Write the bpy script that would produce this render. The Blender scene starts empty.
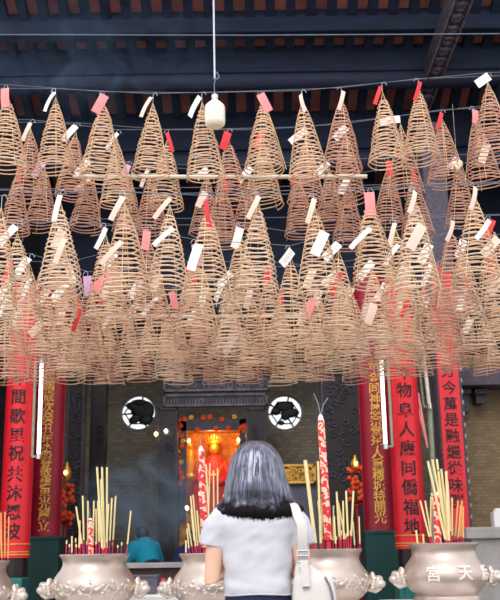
import bpy, math, random
from mathutils import Vector, Matrix, noise
R = math.radians
PI = math.pi
sc = bpy.context.scene
col = sc.collection

# ------------------------------------------------------------------ camera, world, exposure
F = 950.0                       # focal length in pixels of a 500 x 600 frame
CAMH = 1.10
PITCH = math.atan(251.0 / F)
ROLL = R(0.9)
cp, sp = math.cos(PITCH), math.sin(PITCH)
cr, sr = math.cos(ROLL), math.sin(ROLL)
cam_d = bpy.data.cameras.new('camera')
cam = bpy.data.objects.new('camera', cam_d)
col.objects.link(cam)
fwd = Vector((0, cp, sp)); up0 = Vector((0, -sp, cp)); rt0 = Vector((1, 0, 0))
rt = rt0 * cr - up0 * sr
up = rt0 * sr + up0 * cr
cam.matrix_world = Matrix((
    (rt.x, up.x, -fwd.x, 0), (rt.y, up.y, -fwd.y, 0), (rt.z, up.z, -fwd.z, CAMH), (0, 0, 0, 1)))
cam_d.sensor_fit = 'VERTICAL'
cam_d.sensor_height = 36
cam_d.lens = 36 * F / 600
cam_d.clip_end = 200
cam_d.dof.use_dof = True
cam_d.dof.focus_distance = 5.7
cam_d.dof.aperture_fstop = 4.5
sc.camera = cam
sc.view_settings.view_transform = 'Standard'
sc.view_settings.look = 'None'
sc.view_settings.gamma = 1
sc.view_settings.exposure = 0.45
sc.view_settings.use_curve_mapping = False
w = bpy.data.worlds.new('overcast_sky'); sc.world = w; w.use_nodes = True
wn = w.node_tree.nodes; wl = w.node_tree.links
bg = wn['Background']
bg.inputs[0].default_value = (0.93, 0.96, 1.0, 1)
bg.inputs[1].default_value = 1.0
sun_d = bpy.data.lights.new('sun', 'SUN'); sun_d.energy = 1.1; sun_d.angle = R(35)
sun_d.color = (1.0, .96, .9)
sun = bpy.data.objects.new('sun', sun_d); col.objects.link(sun)
sun.rotation_euler = (R(48), 0, R(-14))
sc.cycles.use_denoising = True
sc.cycles.max_bounces = 6
sc.cycles.volume_bounces = 0
sc.cycles.sample_clamp_indirect = 4


def P(u, v, Y):
    """point of the plane at distance Y that the photo shows at (u, v)"""
    xi, yi = (u - 250) / F, (300 - v) / F
    x = xi * cr + yi * sr
    y = -xi * sr + yi * cr
    d = Y / (cp - y * sp)
    return Vector((x * d, Y, CAMH + d * (sp + y * cp)))


# ------------------------------------------------------------------ materials
def mat(name, color, rough=.7, metal=0, var=.12, scale=12, bump=0, col2=None, emit=None, es=0,
        sheen=0, stretch=(1, 1, 1), detail=4, spec=None):
    m = bpy.data.materials.new(name); m.use_nodes = True
    nt = m.node_tree; n = nt.nodes; l = nt.links
    b = n['Principled BSDF']
    b.inputs['Roughness'].default_value = rough
    b.inputs['Metallic'].default_value = metal
    if spec is not None: b.inputs['Specular IOR Level'].default_value = spec
    tc = n.new('ShaderNodeTexCoord'); mp = n.new('ShaderNodeMapping')
    mp.inputs['Scale'].default_value = stretch
    nz = n.new('ShaderNodeTexNoise'); nz.inputs['Scale'].default_value = scale
    nz.inputs['Detail'].default_value = detail
    l.new(tc.outputs['Object'], mp.inputs[0]); l.new(mp.outputs[0], nz.inputs['Vector'])
    rp = n.new('ShaderNodeValToRGB')
    c = Vector(color[:3])
    c2 = Vector(col2) if col2 else c * (1 - var)
    c1 = c if col2 else c * (1 + var)
    rp.color_ramp.elements[0].position = .35; rp.color_ramp.elements[1].position = .65
    rp.color_ramp.elements[0].color = (*c2, 1); rp.color_ramp.elements[1].color = (*c1, 1)
    l.new(nz.outputs[0], rp.inputs[0]); l.new(rp.outputs[0], b.inputs['Base Color'])
    if bump:
        bp = n.new('ShaderNodeBump'); bp.inputs['Strength'].default_value = bump
        bp.inputs['Distance'].default_value = .01
        l.new(nz.outputs[0], bp.inputs['Height']); l.new(bp.outputs[0], b.inputs['Normal'])
    if emit:
        b.inputs['Emission Color'].default_value = (*emit, 1)
        b.inputs['Emission Strength'].default_value = es
    return m


def srgb(r, g, b):
    f = lambda c: (c / 255 / 12.92) if c / 255 <= .04045 else ((c / 255 + .055) / 1.055) ** 2.4
    return (f(r), f(g), f(b))


def brick_mat(name, c1, c2, mortar, scale=4.5):
    m = mat(name, c1, .85)
    nt = m.node_tree; n = nt.nodes; l = nt.links; b = n['Principled BSDF']
    tc = n.new('ShaderNodeTexCoord'); mp = n.new('ShaderNodeMapping')
    mp.inputs['Rotation'].default_value = (R(90), 0, 0)
    br = n.new('ShaderNodeTexBrick'); br.inputs['Scale'].default_value = scale
    br.inputs['Color1'].default_value = (*c1, 1); br.inputs['Color2'].default_value = (*c2, 1)
    br.inputs['Mortar'].default_value = (*mortar, 1); br.inputs['Mortar Size'].default_value = .012
    l.new(tc.outputs['Object'], mp.inputs[0]); l.new(mp.outputs[0], br.inputs['Vector'])
    l.new(br.outputs['Color'], b.inputs['Base Color'])
    return m


M = {}
M['coil'] = mat('incense_paste', srgb(240, 203, 172), .9, var=.1, scale=8, bump=.2)
M['coil_rose'] = mat('incense_paste_rose', srgb(220, 170, 148), .9, var=.12, scale=8, bump=.2)
M['coil_pale'] = mat('incense_paste_pale', srgb(244, 214, 188), .9, var=.1, scale=8, bump=.2)
M['string'] = mat('string', srgb(225, 200, 160), .9)
M['wire'] = mat('galvanised_wire', srgb(130, 140, 155), .4, .8)
M['hook'] = mat('hook_steel', srgb(190, 195, 205), .3, .9)
M['tag_white'] = mat('white_paper', srgb(245, 243, 240), .8, var=.03)
M['tag_cream'] = mat('cream_paper', srgb(240, 214, 198), .8, var=.04)
M['tag_pink'] = mat('pink_paper', srgb(246, 150, 150), .8, var=.05)
M['tag_red'] = mat('red_paper', srgb(226, 62, 66), .8, var=.06)
M['tag_lilac'] = mat('lilac_paper', srgb(206, 160, 196), .8, var=.05)
M['ink'] = mat('black_ink', srgb(28, 22, 30), .6)
M['darkwood'] = mat('haze_painted_timber', srgb(26, 37, 62), .75, var=.3, scale=3, stretch=(.6, 4, 4))  # blue of the smoke haze painted into the timber colour
M['darkwood2'] = mat('haze_painted_beam', srgb(36, 42, 66), .65, var=.25, scale=3, stretch=(.4, 4, 4))  # bluish haze painted into the beam colour as well
M['tile'] = mat('terracotta_roof_tile', srgb(176, 112, 106), .85, var=.3, scale=2.5)  # terracotta dulled in colour to stand in for the haze
M['lacquer'] = mat('black_brown_lacquer', srgb(38, 28, 32), .4, var=.3, scale=3)
M['carve'] = mat('carved_dark_wood', srgb(70, 64, 76), .6, var=.3, scale=9)
M['carve_pale'] = mat('carved_grey_wood', srgb(128, 118, 132), .7, var=.3, scale=9)
M['red'] = mat('scarlet_lacquer', srgb(240, 34, 50), .42, var=.06, scale=3)
M['crimson'] = mat('crimson_lacquer', srgb(156, 20, 44), .42, var=.15, scale=3)
M['gold'] = mat('gold_leaf', srgb(232, 180, 84), .5, .2, var=.2, scale=20)
M['goldbright'] = mat('bright_gold', srgb(240, 180, 60), .35, .6, var=.2, scale=30)
M['green'] = mat('green_painted_plinth', srgb(8, 62, 62), .5, var=.15, scale=3)
M['teal'] = mat('teal_painted_wood', srgb(20, 110, 105), .5, var=.12, scale=3)
M['granite'] = mat('pink_grey_granite', srgb(94, 86, 100), .75, var=.25, scale=30)
M['marble'] = mat('white_marble', srgb(236, 234, 234), .35, var=.04, scale=4)
M['stone'] = mat('grey_stone', srgb(166, 160, 160), .8, var=.15, scale=6, bump=.3)
M['floor'] = mat('stone_paving', srgb(120, 114, 108), .8, var=.15, scale=2)
M['brick_back'] = brick_mat('grey_brick', srgb(150, 138, 120), srgb(122, 114, 102), srgb(86, 82, 76))
M['brick_side'] = brick_mat('brown_brick', srgb(156, 132, 100), srgb(134, 112, 86), srgb(106, 92, 76), 6)
M['darkwall'] = mat('dim_painted_wall', srgb(38, 34, 38), .85, var=.3, scale=2)  # dimness of the interior painted in as a dark wall colour
M['bronze'] = mat('pale_cast_bronze', srgb(206, 188, 178), .4, .7, var=.12, scale=7, bump=.15)
M['relief'] = mat('polished_relief', srgb(222, 208, 198), .42, .55, var=.08, scale=14)
M['relief2'] = mat('pale_relief', srgb(244, 234, 224), .45, .15, var=.05)
M['ash'] = mat('incense_ash', srgb(150, 140, 132), .95, var=.2, scale=40, bump=.5)
M['yellow'] = mat('yellow_incense', srgb(242, 222, 164), .8, var=.06)
M['orange'] = mat('orange_incense', srgb(238, 168, 108), .8, var=.06)
M['stem_red'] = mat('red_stick', srgb(224, 40, 70), .7, var=.08)
M['stem_magenta'] = mat('magenta_stick', srgb(180, 50, 130), .7, var=.1)
M['ember'] = mat('burnt_tip', srgb(90, 84, 84), .9)
M['shirt'] = mat('white_cotton', srgb(210, 208, 217), .9, var=.015, scale=6)
M['skin'] = mat('skin', srgb(232, 186, 160), .55, var=.04, scale=6)
M['jeans'] = mat('navy_denim', srgb(26, 34, 66), .85, var=.15, scale=60)
M['shoe'] = mat('black_shoe', srgb(30, 28, 30), .5)
M['leather'] = mat('white_leather', srgb(222, 214, 210), .45, var=.02, scale=20)
M['gusset'] = mat('grey_leather_edge', srgb(110, 108, 118), .5)
M['steel'] = mat('silver_buckle', srgb(210, 212, 216), .2, 1)
M['glasswhite'] = mat('opal_glass', srgb(246, 240, 222), .25, var=.02)
M['tube_on'] = mat('lit_fluorescent', (1, 1, 1), .4, emit=(1, .95, .86), es=1.6)
M['tube_off'] = mat('unlit_fluorescent', srgb(225, 220, 210), .3)
M['fixture'] = mat('pale_green_metal', srgb(150, 160, 140), .4, .3)
M['blueshirt'] = mat('turquoise_cotton', srgb(20, 150, 185), .9, var=.06)
M['navyshirt'] = mat('navy_cotton', srgb(30, 36, 84), .9, var=.06)
M['blackhair'] = mat('black_hair', srgb(24, 22, 26), .4)
M['brownbox'] = mat('brown_carved_box', srgb(70, 44, 42), .6, var=.25, scale=14)
M['greybox'] = mat('grey_tin', srgb(92, 88, 104), .5, .2)
M['flower'] = mat('orange_red_silk', srgb(238, 84, 30), .7, var=.2, scale=30)
M['robe'] = mat('red_robe', srgb(214, 30, 24), .6, var=.2, scale=12)
M['amber'] = mat('amber_brocade', srgb(206, 134, 50), .6, var=.35, scale=14)
M['bulb'] = mat('warm_bulb', (1, 1, 1), .4, emit=(1, .62, .25), es=7)
M['bulbw'] = mat('white_bulb', (1, 1, 1), .4, emit=(1, .95, .9), es=6)
M['pole'] = mat('white_painted_pole', srgb(222, 214, 196), .6, var=.06, scale=9)
M['daylight'] = None
M['iron'] = mat('black_iron', srgb(16, 16, 20), .5)
M['leafmat'] = mat('green_leaves', srgb(90, 170, 70), .6)
M['petal'] = mat('white_blossom', srgb(236, 222, 196), .8)

# hair: sky sheen painted in as a streaky grey, metallic base
m = mat('hair_painted_sheen', srgb(98, 100, 118), .28, metal=.6, var=.6, scale=60, stretch=(1, 1, .1), spec=.9)
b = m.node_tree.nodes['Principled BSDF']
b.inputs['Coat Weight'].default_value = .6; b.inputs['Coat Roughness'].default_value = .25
# shade under the curl painted in by height: ends near black, matt
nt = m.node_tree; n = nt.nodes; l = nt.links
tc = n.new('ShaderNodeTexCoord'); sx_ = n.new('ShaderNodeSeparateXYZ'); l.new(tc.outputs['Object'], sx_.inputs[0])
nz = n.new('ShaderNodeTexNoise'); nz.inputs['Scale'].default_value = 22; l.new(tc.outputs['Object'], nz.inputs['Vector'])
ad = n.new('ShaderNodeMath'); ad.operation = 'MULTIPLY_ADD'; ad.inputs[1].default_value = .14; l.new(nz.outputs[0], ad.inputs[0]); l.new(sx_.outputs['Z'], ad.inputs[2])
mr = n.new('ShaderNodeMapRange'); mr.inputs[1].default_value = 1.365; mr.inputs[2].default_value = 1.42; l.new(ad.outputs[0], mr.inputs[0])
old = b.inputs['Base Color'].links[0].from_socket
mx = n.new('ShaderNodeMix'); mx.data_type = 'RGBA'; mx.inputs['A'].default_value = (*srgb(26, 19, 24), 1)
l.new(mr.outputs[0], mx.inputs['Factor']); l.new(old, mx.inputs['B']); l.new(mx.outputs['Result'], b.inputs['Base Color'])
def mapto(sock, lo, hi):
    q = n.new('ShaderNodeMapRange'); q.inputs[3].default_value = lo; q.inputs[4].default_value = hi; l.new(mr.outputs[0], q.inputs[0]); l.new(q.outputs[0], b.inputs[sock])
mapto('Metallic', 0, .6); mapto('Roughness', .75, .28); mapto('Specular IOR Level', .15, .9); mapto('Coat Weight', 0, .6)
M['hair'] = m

# dragon paper: red paper with a pale scrolling pattern
m = bpy.data.materials.new('dragon_paper'); m.use_nodes = True
nt = m.node_tree; n = nt.nodes; l = nt.links
tc = n.new('ShaderNodeTexCoord'); wv = n.new('ShaderNodeTexWave'); wv.wave_type = 'BANDS'
wv.bands_direction = 'DIAGONAL'; wv.inputs['Scale'].default_value = 9; wv.inputs['Distortion'].default_value = 9
wv.inputs['Detail Scale'].default_value = 3
rp = n.new('ShaderNodeValToRGB'); rp.color_ramp.elements[0].position = .42; rp.color_ramp.elements[1].position = .62
rp.color_ramp.elements[0].color = (*srgb(232, 44, 52), 1); rp.color_ramp.elements[1].color = (*srgb(246, 208, 186), 1)
l.new(tc.outputs['Object'], wv.inputs['Vector']); l.new(wv.outputs[0], rp.inputs[0])
l.new(rp.outputs[0], n['Principled BSDF'].inputs['Base Color'])
n['Principled BSDF'].inputs['Roughness'].default_value = .6
M['dragon'] = m


# ------------------------------------------------------------------ mesh helpers
class MB:
    def __init__(s): s.v = []; s.f = []; s.mi = []; s.k = 0
    def add(s, vs, fs):
        o = len(s.v); s.v += [tuple(q) for q in vs]
        s.f += [[i + o for i in f] for f in fs]; s.mi += [s.k] * len(fs); return s
    def box(s, c, d, rot=None):
        vs = [Vector((x * d[0] / 2, y * d[1] / 2, z * d[2] / 2)) for x in (-1, 1) for y in (-1, 1) for z in (-1, 1)]
        if rot is not None: vs = [rot @ q for q in vs]
        c = Vector(c)
        return s.add([q + c for q in vs], [(0, 1, 3, 2), (4, 6, 7, 5), (0, 4, 5, 1), (2, 3, 7, 6), (0, 2, 6, 4), (1, 5, 7, 3)])
    def tube(s, pts, rad, n=8, cap=True, closed=False, flat=1.0):
        pts = [Vector(p) for p in pts]; m = len(pts)
        if not hasattr(rad, '__len__'): rad = [rad] * m
        t0 = (pts[1] - pts[0]).normalized()
        a = Vector((0, 0, 1)) if abs(t0.z) < .9 else Vector((1, 0, 0))
        u = t0.cross(a).normalized(); vs = []
        for i, p in enumerate(pts):
            if closed: t = pts[(i + 1) % m] - pts[i - 1]
            elif i == 0: t = pts[1] - pts[0]
            elif i == m - 1: t = pts[-1] - pts[-2]
            else: t = pts[i + 1] - pts[i - 1]
            t = t.normalized()
            u = (u - t * u.dot(t)).normalized(); w_ = t.cross(u)
            for j in range(n):
                an = 2 * PI * j / n
                vs.append(p + (u * math.cos(an) + w_ * math.sin(an) * flat) * rad[i])
        fs = []
        for i in range(m if closed else m - 1):
            for j in range(n):
                a_ = i * n + j; b_ = i * n + (j + 1) % n
                c_ = ((i + 1) % m) * n + (j + 1) % n; d_ = ((i + 1) % m) * n + j
                fs.append((a_, b_, c_, d_))
        if cap and not closed:
            fs.append(tuple(range(n))[::-1]); fs.append(tuple((m - 1) * n + j for j in range(n)))
        return s.add(vs, fs)
    def limb(s, pts, rad, n=14):
        """tapering limb with rounded ends"""
        pts = [Vector(p) for p in pts]; rad = list(rad)
        d0 = (pts[0] - pts[1]).normalized(); d1 = (pts[-1] - pts[-2]).normalized()
        A = [(pts[0] + d0 * rad[0] * math.sin(a), rad[0] * max(.05, math.cos(a))) for a in (1.5, 1.0, .5)]
        B = [(pts[-1] + d1 * rad[-1] * math.sin(a), rad[-1] * max(.05, math.cos(a))) for a in (.5, 1.0, 1.5)]
        al = A + list(zip(pts, rad)) + B
        return s.tube([q[0] for q in al], [q[1] for q in al], n)
    def lathe(s, prof, n=48, c=(0, 0, 0), sx=1, sy=1, close=True):
        c = Vector(c); vs = []; fs = []
        for r, z in prof:
            for j in range(n):
                a = 2 * PI * j / n
                vs.append(c + Vector((r * sx * math.cos(a), r * sy * math.sin(a), z)))
        for i in range(len(prof) - 1):
            for j in range(n):
                fs.append((i * n + j, i * n + (j + 1) % n, (i + 1) * n + (j + 1) % n, (i + 1) * n + j))
        if close:
            fs.append(tuple(range(n))[::-1]); k = (len(prof) - 1) * n; fs.append(tuple(k + j for j in range(n)))
        return s.add(vs, fs)
    def ell(s, c, r, n=14, m=9, rot=None):
        c = Vector(c); vs = []; fs = []
        for i in range(m + 1):
            ph = PI * i / m; rr = max(math.sin(ph), .02)
            for j in range(n):
                a = 2 * PI * j / n
                q = Vector((r[0] * rr * math.cos(a), r[1] * rr * math.sin(a), r[2] * math.cos(ph)))
                vs.append(c + (rot @ q if rot is not None else q))
        for i in range(m):
            for j in range(n):
                fs.append((i * n + j, (i + 1) * n + j, (i + 1) * n + (j + 1) % n, i * n + (j + 1) % n))
        fs.append(tuple(range(n))); fs.append(tuple(m * n + j for j in range(n))[::-1])
        return s.add(vs, fs)
    def loft(s, rings, n=40, p=2.0):
        """rings: (x, y, z, rx, ry[, tilt dz per y]) horizontal superellipse sections"""
        vs = []; fs = []
        for rg in rings:
            x, y, z, rx, ry = rg[:5]; k = rg[5] if len(rg) > 5 else 0
            for j in range(n):
                a = 2 * PI * j / n; ca, sa = math.cos(a), math.sin(a)
                qx = rx * math.copysign(abs(ca) ** (2 / p), ca); qy = ry * math.copysign(abs(sa) ** (2 / p), sa)
                vs.append((x + qx, y + qy, z + k * abs(qx)))
        for i in range(len(rings) - 1):
            for j in range(n):
                fs.append((i * n + j, i * n + (j + 1) % n, (i + 1) * n + (j + 1) % n, (i + 1) * n + j))
        fs.append(tuple(range(n))[::-1]); kk = (len(rings) - 1) * n; fs.append(tuple(kk + j for j in range(n)))
        return s.add(vs, fs)
    def mesh(s, name, mats, smooth=True):
        me = bpy.data.meshes.new(name); me.from_pydata(s.v, [], s.f)
        for q in (mats if isinstance(mats, (list, tuple)) else [mats]): me.materials.append(q)
        for p_, k in zip(me.polygons, s.mi): p_.material_index = k
        me.update()
        if smooth:
            for p_ in me.polygons: p_.use_smooth = True
            try: me.set_sharp_from_angle(angle=R(38))
            except Exception: pass
        return me
    def build(s, name, mats, parent=None, loc=None, smooth=True):
        return link(name, s.mesh(name, mats, smooth), parent, loc)


def link(name, data, parent=None, loc=None):
    o = bpy.data.objects.new(name, data); col.objects.link(o)
    if parent is not None: o.parent = parent
    if loc is not None: o.location = loc
    return o


def tag(o, label, cat, group=None):
    o['label'] = label; o['category'] = cat
    if group: o['group'] = group
    return o


def thing(name, label, cat, loc=(0, 0, 0), rz=0, group=None):
    o = bpy.data.objects.new(name, None); col.objects.link(o)
    o.location = loc; o.rotation_euler = (0, 0, rz); o.empty_display_size = .1
    return tag(o, label, cat, group)


def struct(o): o['kind'] = 'structure'; return o


def bevel(o, wd=.004, seg=2):
    md = o.modifiers.new('bevel', 'BEVEL'); md.width = wd; md.segments = seg; md.limit_method = 'ANGLE'; return o


def bake(o, name, mats, smooth=True):
    """evaluate the modifiers of o into a plain mesh and drop o"""
    dg = bpy.context.evaluated_depsgraph_get(); dg.update()
    me = bpy.data.meshes.new_from_object(o.evaluated_get(dg)); me.name = name
    me.materials.clear()
    for q in (mats if isinstance(mats, (list, tuple)) else [mats]): me.materials.append(q)
    bpy.data.objects.remove(o)
    if smooth:
        for p_ in me.polygons: p_.use_smooth = True
    return me


def fuse(mb, name, material, voxel=.008, smooth=6):
    o = mb.build('raw', material)
    r = o.modifiers.new('r', 'REMESH'); r.mode = 'VOXEL'; r.voxel_size = voxel
    s = o.modifiers.new('s', 'SMOOTH'); s.iterations = smooth; s.factor = .5
    return bake(o, name, material)


def glyph(ch, size, depth=.004, bold=.0):
    cu = bpy.data.curves.new('t', 'FONT'); cu.body = ch; cu.size = size
    cu.align_x = 'CENTER'; cu.align_y = 'CENTER'; cu.extrude = depth; cu.offset = bold
    cu.resolution_u = 2
    o = bpy.data.objects.new('t', cu); col.objects.link(o)
    me = bake(o, 'character', [], smooth=False); bpy.data.curves.remove(cu)
    vs = [v.co for v in me.vertices]
    if vs:
        cx = (min(v.x for v in vs) + max(v.x for v in vs)) / 2; cy = (min(v.y for v in vs) + max(v.y for v in vs)) / 2
        for v in me.vertices: v.co.x -= cx; v.co.y -= cy
    return me


# ------------------------------------------------------------------ the hall
Z = lambda v, Y, u=250: P(u, v, Y).z
XL, XR = -3.05, 4.6
fl = MB().box((0, 6.5, -.05), (30, 27, .1)).build('floor', M['floor'], smooth=False); struct(fl)
# back wall with two round openings
YB = 15.0
def wall_with_holes(x0, x1, z0, z1, y, holes, th=.25):
    mb = MB(); o = mb.box(((x0 + x1) / 2, y + th / 2, (z0 + z1) / 2), (x1 - x0, th, z1 - z0)).build('w', M['brick_back'], smooth=False)
    cut = []
    for hx, hz, hr in holes:
        c = MB(); ring = [(hx + hr * math.cos(a), y - .2, hz + hr * math.sin(a)) for a in [2 * PI * k / 48 for k in range(48)]]
        ring2 = [(q[0], y + th + .2, q[2]) for q in ring]
        c.add(ring + ring2, [tuple(range(48)), tuple(range(95, 47, -1))] + [(k, k + 48, 48 + (k + 1) % 48, (k + 1) % 48) for k in range(48)])
        co = c.build('c', M['brick_back'], smooth=False); cut.append(co)
        md = o.modifiers.new('b', 'BOOLEAN'); md.object = co; md.operation = 'DIFFERENCE'; md.solver = 'EXACT'
    me = bake(o, 'wall_back', M['brick_back'], smooth=False)
    for co in cut: bpy.data.objects.remove(co)
    return struct(link('wall_back', me))
wc = [P(138, 412, YB), P(285, 412, YB)]
HR = .28
wall_with_holes(XL - .2, XR + .2, 0, 6.1, YB, [(q.x, q.z, HR) for q in wc])
struct(MB().box((XL - .1, 12.1, 3.2), (.2, 6, 6.4)).build('wall_left', M['darkwall'], smooth=False))
struct(MB().box((XR + .1, 12.1, 3.2), (.2, 6, 6.4)).build('wall_right', M['darkwall'], smooth=False))
# round windows: iron fretwork in the openings
rnd = random.Random(3)
for k, q in enumerate(wc):
    t = bpy.data.objects.new('window_%d' % (k + 1), None); col.objects.link(t); t.location = (q.x, YB + .08, q.z); struct(t)
    ring = [(HR * math.cos(a), 0, HR * math.sin(a)) for a in [2 * PI * j / 48 for j in range(48)]]
    MB().tube(ring, .022, 8, closed=True).build('frame', M['stone'], t)
    f = MB()
    sg = 1 if k == 0 else -1
    # a bat-and-blossom style fret: a thick leafy figure with bars to the rim
    if k == 0:
        f.ell((sg * .02, .02, .03), (.15, .02, .12)); f.ell((sg * .12, .02, .03), (.13, .02, .16)); f.ell((-sg * .1, .02, .1), (.11, .02, .07), rot=Matrix.Rotation(R(20), 3, 'Y'))
        f.ell((-sg * .06, .02, -.1), (.11, .02, .07), rot=Matrix.Rotation(R(-30), 3, 'Y')); f.ell((sg * .12, .02, -.12), (.12, .02, .08)); f.ell((0, .02, .17), (.13, .02, .05))
    else:
        f.ell((.0, .02, .1), (.15, .02, .09)); f.ell((.1, .02, .0), (.12, .02, .08)); f.ell((-.14, .02, .03), (.08, .02, .07)); f.ell((.02, .02, -.03), (.08, .02, .1), rot=Matrix.Rotation(R(30), 3, 'Y')); f.ell((-.06, .02, -.16), (.05, .02, .04))
    for a in (75, 150, 185, 235, 300, 340):
        f.tube([(0, .02, 0), (HR * math.cos(R(a)), .02, HR * math.sin(R(a)))], .016, 6)
    f.tube([(.225 * math.cos(a) * 1, .02, .2 * math.sin(a)) for a in [2 * PI * j / 6 for j in range(6)]], .014, 6, closed=True)
    f.build('fretwork', M['iron'], t)
    if k == 0:
        g = MB()
        for j in range(9):
            g.ell((.14 + rnd.uniform(-.04, .08), .05, rnd.uniform(-.03, .12)), (.018, .008, .03), 8, 5, Matrix.Rotation(rnd.uniform(-1, 1), 3, 'Y'))
        g.build('leaf_cluster', M['leafmat'], t)

# roof: terracotta between rafters, falling away from the courtyard
SL = -.37
ZR = lambda Y: CAMH + 6.3 + SL * (Y - 10.3)
ceil = MB(); y0, y1 = 9.0, 15.3
ceil.add([(XL - 3, y0, ZR(y0) + .12), (XR + 3, y0, ZR(y0) + .12), (XR + 3, y1, ZR(y1) + .12), (XL - 3, y1, ZR(y1) + .12),
          (XL - 3, y0, ZR(y0) + .2), (XR + 3, y0, ZR(y0) + .2), (XR + 3, y1, ZR(y1) + .2), (XL - 3, y1, ZR(y1) + .2)],
         [(0, 1, 2, 3), (7, 6, 5, 4), (0, 4, 5, 1), (1, 5, 6, 2), (2, 6, 7, 3), (3, 7, 4, 0)])
ce = struct(ceil.build('ceiling', M['tile'], smooth=False))
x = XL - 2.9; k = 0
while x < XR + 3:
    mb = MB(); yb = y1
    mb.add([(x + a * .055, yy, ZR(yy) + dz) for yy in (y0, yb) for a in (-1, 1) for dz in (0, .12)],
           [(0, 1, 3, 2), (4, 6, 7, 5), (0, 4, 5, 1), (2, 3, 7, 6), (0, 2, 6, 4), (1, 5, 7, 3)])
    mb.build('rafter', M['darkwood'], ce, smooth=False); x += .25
# beams
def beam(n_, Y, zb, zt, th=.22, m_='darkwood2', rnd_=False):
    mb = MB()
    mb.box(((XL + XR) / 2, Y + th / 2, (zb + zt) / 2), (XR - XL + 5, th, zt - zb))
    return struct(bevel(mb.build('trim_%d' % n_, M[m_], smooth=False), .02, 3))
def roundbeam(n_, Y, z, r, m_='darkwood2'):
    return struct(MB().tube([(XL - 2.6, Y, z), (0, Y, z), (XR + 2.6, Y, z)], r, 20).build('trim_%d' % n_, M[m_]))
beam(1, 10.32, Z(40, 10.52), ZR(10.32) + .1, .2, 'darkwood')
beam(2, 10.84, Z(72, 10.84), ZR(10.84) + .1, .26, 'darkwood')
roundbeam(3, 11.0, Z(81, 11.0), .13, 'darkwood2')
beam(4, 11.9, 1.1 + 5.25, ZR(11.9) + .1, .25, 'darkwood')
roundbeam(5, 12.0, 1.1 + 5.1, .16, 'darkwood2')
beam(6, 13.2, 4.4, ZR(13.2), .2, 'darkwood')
# dark screen wall hanging over the inner hall
struct(MB().box(((XL + XR) / 2, 13.6, 5.0), (XR - XL, .12, 1.6)).build('trim_7', M['darkwall'], smooth=False))

# carved beam running out towards the courtyard, upper right
bx, bz = 2.36, CAMH + 5.72
t = bpy.data.objects.new('trim_8', None); col.objects.link(t); t.location = (bx, 8.6, bz); struct(t)
bevel(MB().box((0, 1.6, .12), (.22, 3.4, .24)).build('beam_body', M['carve'], t, smooth=False), .01)
mb = MB()
for sx in (-.095, .095): mb.box((sx, 1.6, -.008), (.02, 3.3, .016))
mb.build('beam_border', M['carve_pale'], t, smooth=False)
for i in range(13):
    y = .15 + i * .24; c = MB()
    pts = []
    for k in range(22):
        a = k * .55; r_ = .012 + .0026 * k
        pts.append((r_ * math.cos(a), y + r_ * 1.4 * math.sin(a), -.006))
    c.tube(pts, .009, 6)
    c.tube([(-.07, y - .09, -.005), (-.02, y - .05, -.006), (.03, y - .08, -.006), (.07, y - .03, -.005)], .008, 6)
    c.build('scroll_carving', M['carve_pale'], t)
# second carved rafter at the right edge
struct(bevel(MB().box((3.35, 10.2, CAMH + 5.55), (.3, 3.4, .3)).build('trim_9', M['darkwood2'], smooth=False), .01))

# right-hand brick wall, stone lintel and bracket
struct(MB().box((3.6, 12.2, 1.75), (2.2, .2, 3.5)).build('wall_side', M['brick_side'], smooth=False))
struct(bevel(MB().box((3.7, 11.95, Z(379, 11.9, 480)), (2.2, .5, .22)).build('trim_10', M['granite'], smooth=False), .01))
for bxp, bw, bh in ((463, .09, .28), (478, .11, .17)):
    q = P(bxp, 391, 12.0)
    mbk = MB().box((0, 0, -bh / 2), (bw, .2, bh)); mbk.box((0, -.03, -.03), (bw + .04, .26, .06))
    o = mbk.build('corbel', M['carve'], loc=(q.x, 12.0, q.z), smooth=False)
    o['kind'] = 'structure'; o.name = 'trim_%d' % (11 if bw == .09 else 12)

# ------------------------------------------------------------------ columns and couplet boards
def column(x, y, r, top, label, plinth=None, m_='lacquer'):
    t = thing('column', label, 'column', (x, y, 0))
    prof = [(r * 1.35, 0), (r * 1.35, .12), (r * 1.15, .18), (r * 1.15, .24)]
    MB().lathe(prof, 32).build('stone_base', M['granite'], t)
    MB().lathe([(r, .24), (r, top)], 40).build('shaft', M[m_], t)
    return t


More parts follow.
